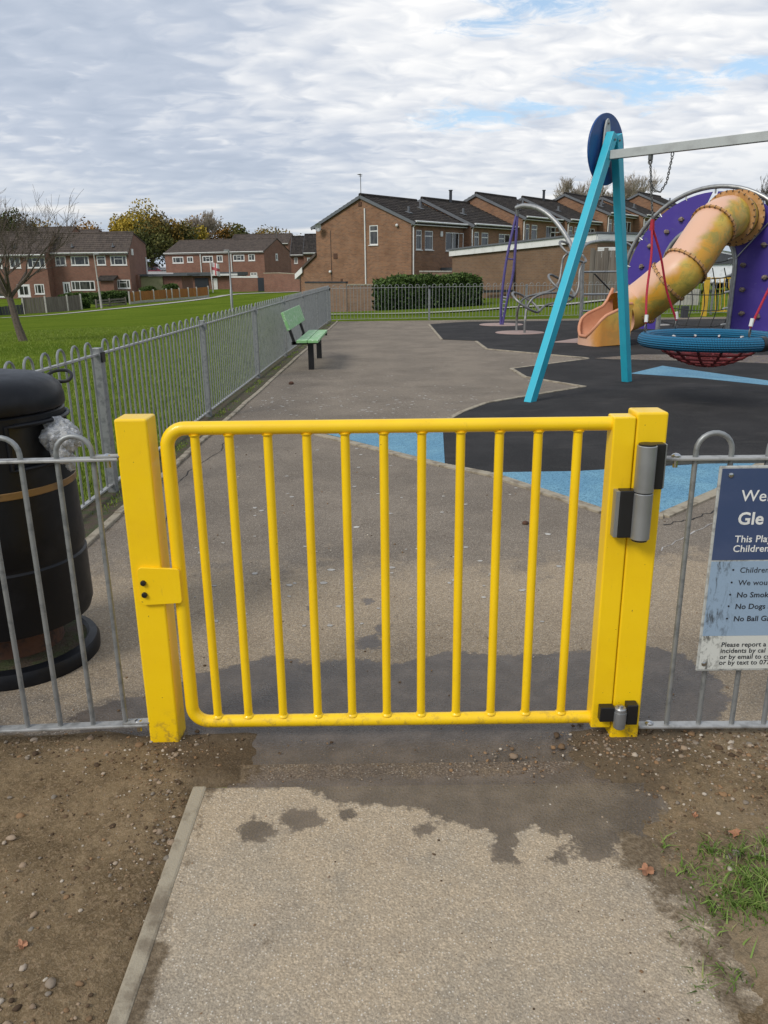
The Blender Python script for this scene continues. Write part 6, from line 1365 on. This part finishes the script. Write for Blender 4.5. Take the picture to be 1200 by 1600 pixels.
# ------------------------------------------------------------------ hedges
def leafcloud(name, C, R, size, m, parent=None, loc=None, flat=.0):
    k = len(C); a = RNG.normal(size=(k, 3)); a /= np.linalg.norm(a, axis=1)[:, None]; b_ = RNG.normal(size=(k, 3)); b_ -= a*(a*b_).sum(1)[:, None]; b_ /= np.linalg.norm(b_, axis=1)[:, None]
    s = size*(.6+.8*RNG.random(k))[:, None]
    V = np.stack([C+a*s, C+b_*s*.55, C-a*s, C-b_*s*.55], 1).reshape(-1, 3); org = np.array(loc if loc is not None else parent['_o']); V = V-org
    F = np.arange(k*4).reshape(-1, 4); o = arrmesh(name, V, F, M[m], {'rnd': np.repeat(R, 4)})
    if parent is not None: o.parent = parent
    else: o.location = org
    o['_o'] = list(map(float, org)); return o
def hedge(label, a, b_, depth, h, size, k, nm_='hedge'):
    a = np.array(a); b_ = np.array(b_); L = np.linalg.norm((b_-a)[:2]); d = (b_-a)/np.linalg.norm(b_-a); s = np.array([-d[1], d[0], 0]); s *= np.sign(s[1])
    t = thing(nm_, label, 'hedge', a); u = RNG.random(k)*L; f = RNG.random(k); zf = RNG.random(k); top = h*(.84+.22*fbm(u*2.6, u*0+2, 4, 5))*(1-.22*np.exp(-u/.30)-.22*np.exp(-(L-u)/.30)); v = RNG.random(k)*depth
    face_ = RNG.random(k); z = zf*top; v = np.where(face_ < .55, RNG.normal(0, .06, k)+.10*fbm(u*3, z*3, 3, 8), v); z = np.where(face_ > .62, top+RNG.normal(0, .05, k), z); u = np.where((face_ > .55) & (face_ < .62), np.where(RNG.random(k) < .5, RNG.normal(0, .06, k), L+RNG.normal(0, .06, k)), u)
    rr = np.clip((z/top)*.5+RNG.normal(.25, .22, k), 0, 1)
    C = a+d*u[:, None]+s*v[:, None]+ZU*z[:, None]; leafcloud('foliage', C, rr, size, 'leaf_hedge', t)
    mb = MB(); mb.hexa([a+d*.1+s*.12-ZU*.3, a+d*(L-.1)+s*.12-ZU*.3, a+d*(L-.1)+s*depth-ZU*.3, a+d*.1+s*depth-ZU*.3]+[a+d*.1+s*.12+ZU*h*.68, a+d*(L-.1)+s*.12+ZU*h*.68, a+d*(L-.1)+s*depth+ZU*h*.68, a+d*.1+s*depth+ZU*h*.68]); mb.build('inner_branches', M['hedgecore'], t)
    return t
hA = P(600, 485, 36); hB = P(752, 478, 37.5)
hedge('clipped dark green hedge in front of the garden wall, behind the far railing', hA, hB, 1.4, 1.40, .075, 22000)
hedge('clipped dark hedge in front of the left red brick terrace', P(148, 480, 86), P(201, 474, 88), 1.6, 1.35, .13, 7000); hedge('low dark hedge behind the grey timber fence', P(92, 478, 88), P(150, 475, 88), 1.0, 1.2, .13, 5000)
hedge('round yellow flowered bush at the end of the grey fence', P(128, 484, 81.3), P(141, 483, 82), .7, 1.1, .12, 1800, 'bush'); hedge('green bush in front of the mossy outbuilding', P(226, 470, 93), P(246, 468, 94), 1.2, 1.5, .13, 2500, 'bush')
hedge('small bush beside the garage doors', P(262, 466, 96), P(281, 465, 97), 1.2, 1.6, .13, 2500, 'bush')

# ------------------------------------------------------------------ trees
def baretree(name, label, base, h, r0, seed, spread=.5, depth=6, lean=(0, 0), m='bark', trunkf=.28, group=None, rmin=.004, kids=(2, 4), sides0=8, forks=None, wide=1.):
    rnd = random.Random(seed); t = thing(name, label, 'tree', base, group); base = np.array(base, float)
    def grow(mb, p, d, L, r, k):
        n_ = 4 if k > 1 else 3; pts = [p]; q = p; dd = d
        for i in range(n_):
            dd = dd+np.array([rnd.gauss(0, .13), rnd.gauss(0, .13), rnd.gauss(0, .06)+.05]); dd /= np.linalg.norm(dd); q = q+dd*L/n_; pts.append(q)
        r1 = max(r*.55, rmin*.7); mb.tube(pts, list(np.linspace(r, r1, n_+1)), 6 if r > .03 else (4 if r > .012 else 3), cap=False)
        if k <= 0: return
        c = rnd.randint(*kids)
        for j in range(c):
            f = rnd.uniform(.35, 1.0) if j else 1.0; i = min(n_-1, int(f*n_)); s = pts[i]+(pts[min(i+1, n_)]-pts[i])*(f*n_-i) if i < n_ else pts[-1]
            ax_ = np.array([rnd.gauss(0, 1), rnd.gauss(0, 1), rnd.gauss(0, .4)]); nd = dd+ax_*spread*(.75 if j else .35)+np.array([0, 0, .12]); nd /= np.linalg.norm(nd)
            grow(mb, s, nd, L*rnd.uniform(.62, .86), max(r1*rnd.uniform(.6, .9), rmin), k-1)
    tp = base+np.array([lean[0], lean[1], h*trunkf]); mb = MB(); mb.tube([base-ZU*.2, base+ZU*.02, base+(tp-base)*.4+np.array([lean[0]*.1, 0, 0]), tp], [r0*1.5, r0*1.25, r0, r0*.85], sides0); mb.build('trunk', M[m], t, smooth=True)
    mb = MB(); d0 = tp-base; d0 /= np.linalg.norm(d0)
    for j in range(forks or 4):
        a = 2*pi*j/(forks or 4)+rnd.uniform(-.4, .4); nd = d0+np.array([cos(a), sin(a)*.8, .1])*rnd.uniform(.45, .8)*wide; nd /= np.linalg.norm(nd)
        grow(mb, tp-ZU*rnd.uniform(0, .12)*h*.3, nd, h*(1-trunkf)*.42*rnd.uniform(.8, 1.1), r0*.55, depth-1)
    mb.build('crown', M[m], t, smooth=True); return t
tb = onT(36, 533, 8, 60)
baretree('bare_tree', 'leafless young tree with a leaning trunk on the field at the left edge', tb, (533-262)/FPX*tb[1]*.74, .085, 5, .8, 6, lean=(-.17, 0), trunkf=.34, rmin=.0036, kids=(2, 4), forks=8, wide=2.2)
def leafytree(name, label, p, h, w_, m, k=3000, seed=1, group=None, trunk=.22, size=.24):
    rg = np.random.default_rng(seed); t = thing(name, label, 'tree', p, group); p = np.array(p); nc = 26
    cc = rg.normal(size=(nc, 3)); cc /= np.linalg.norm(cc, axis=1)[:, None]; cc *= rg.random((nc, 1))**.4; cc = cc*np.array([w_*.40, w_*.40, h*(1-trunk)*.42])+np.array([0, 0, h*(trunk+(1-trunk)*.52)])
    cr_ = w_*(.13+.12*rg.random(nc)); idx = rg.integers(0, nc, k); dv = rg.normal(size=(k, 3)); dv /= np.linalg.norm(dv, axis=1)[:, None]; q = cc[idx]+dv*(cr_[idx]*rg.random(k)**.35)[:, None]
    cb2 = rg.random(nc); rr = np.clip(cb2[idx]*.6+rg.normal(.2, .15, k), 0, 1)
    leafcloud('crown', p+q, rr, size, m, t)
    mb = MB(); mb.tube([p-ZU*.3, p+ZU*h*.3, p+ZU*h*.7], [w_*.035+.08, w_*.03+.05, .05], 7)
    for i in range(0, nc, 3): mb.tube([p+ZU*h*.28, p+cc[i]*.6+ZU*h*.1, p+cc[i]], [.10, .06, .03], 5, cap=False)
    mb.build('trunk', M['barkfar'], t, smooth=True); return t
def lt(px, pyt, pyb, wpx, Y, m, label, seed, k=3000, name='leafy_tree', group=None, trunk=.2, size=None):
    b_ = P(px, pyb, Y); tp = P(px, pyt, Y); h = tp[2]-b_[2]; return leafytree(name, label, b_, h, wpx/FPX*Y, m, k, seed, group, trunk, size or .0016*Y)
lt(216, 322, 425, 92, 160, 'leaf_gold', 'tall yellow and green autumn tree right of the left terrace', 1, 9000)
lt(265, 333, 425, 74, 150, 'leaf_mix', 'tall dark brown green tree beside the yellow tree', 2, 5200, trunk=.12)
lt(240, 348, 428, 74, 146, 'leaf_dark', 'dark green tree below the yellow tree, behind the parked cars', 3, 4200, trunk=.05)
lt(288, 347, 425, 60, 152, 'leaf_dark', 'dark bushy tree left of the middle terrace roof', 4, 3600, trunk=.05)
lt(60, 350, 420, 90, 172, 'leaf_mix', 'autumn brown tree behind the left terrace roof', 33, 3500)
lt(140, 352, 420, 80, 176, 'leaf_rust', 'rusty autumn tree just above the left terrace ridge', 34, 3000)
lt(430, 364, 410, 80, 182, 'leaf_mix', 'low brown green trees right of the middle terrace roof', 35, 2600)
lt(200, 352, 420, 60, 168, 'leaf_gold', 'golden tree low behind the right end of the left terrace', 31, 3500)
lt(300, 352, 410, 55, 158, 'leaf_gold', 'small golden green tree between the dark trees and the middle terrace', 32, 3000)
lt(330, 354, 400, 105, 170, 'leaf_rust', 'rust orange tree showing above the middle terrace roof', 5, 2600); lt(362, 352, 400, 50, 175, 'leaf_mix', 'small mixed green tree above the middle terrace roof', 6, 1600)
lt(384, 352, 400, 54, 172, 'leaf_dark', 'round dark evergreen showing above the middle terrace roof', 7, 2200, trunk=.05)
lt(15, 330, 420, 110, 130, 'leaf_dark', 'big dark evergreen mass behind the roofs at the left edge', 8, 7000, trunk=.05); lt(-30, 320, 420, 80, 130, 'leaf_dark', 'dark evergreen cut by the left edge of the picture', 9, 2000, trunk=.05)
for i, (px, py, w_, m_) in enumerate(((88, 357, 22, 'leaf_mix'), (118, 351, 16, 'leaf_gold'), (135, 357, 26, 'leaf_dark'), (152, 355, 20, 'leaf_rust'), (176, 358, 22, 'leaf_mix'), (300, 362, 28, 'leaf_dark'), (405, 362, 22, 'leaf_mix'), (433, 368, 34, 'leaf_dark'), (462, 370, 30, 'leaf_mix'), (486, 374, 24, 'leaf_dark'))):
    lt(px, py, 400, w_*1.3, 230+i*3, m_, 'small distant tree on the skyline above the far roofs', 20+i, 700, group='small trees on the skyline', trunk=.1)
def bt_(px, pyt, pyb, Y, label, seed, m='barkpale', depth=6, r0=.22, **k):
    b_ = P(px, pyb, Y); h = P(px, pyt, Y)[2]-b_[2]; return baretree('bare_tree', label, b_, h, r0, seed, depth=depth, m=m, rmin=k.pop('rmin', .02), **k)
bt_(319, 341, 400, 165, 'leafless grey tree standing above the middle terrace roof', 11, 'barkpale', 7, .22, spread=.7, rmin=.028, trunkf=.25)
bt_(905, 288, 400, 92, 'bare pale tree behind the terrace roofs, left of the teal swing leg', 12, depth=7, r0=.16, spread=.6, trunkf=.45, forks=6, rmin=.014); bt_(968, 292, 400, 95, 'bare pale tree behind the terrace roofs, right of the teal swing legs', 13, depth=7, r0=.16, spread=.6, trunkf=.45, forks=6, rmin=.014)
bt_(1185, 298, 400, 70, 'bare grey tree above the purple climbing wall at the right edge', 14, 'barkfar', depth=6, r0=.16, spread=.5, trunkf=.4, rmin=.014, forks=5)
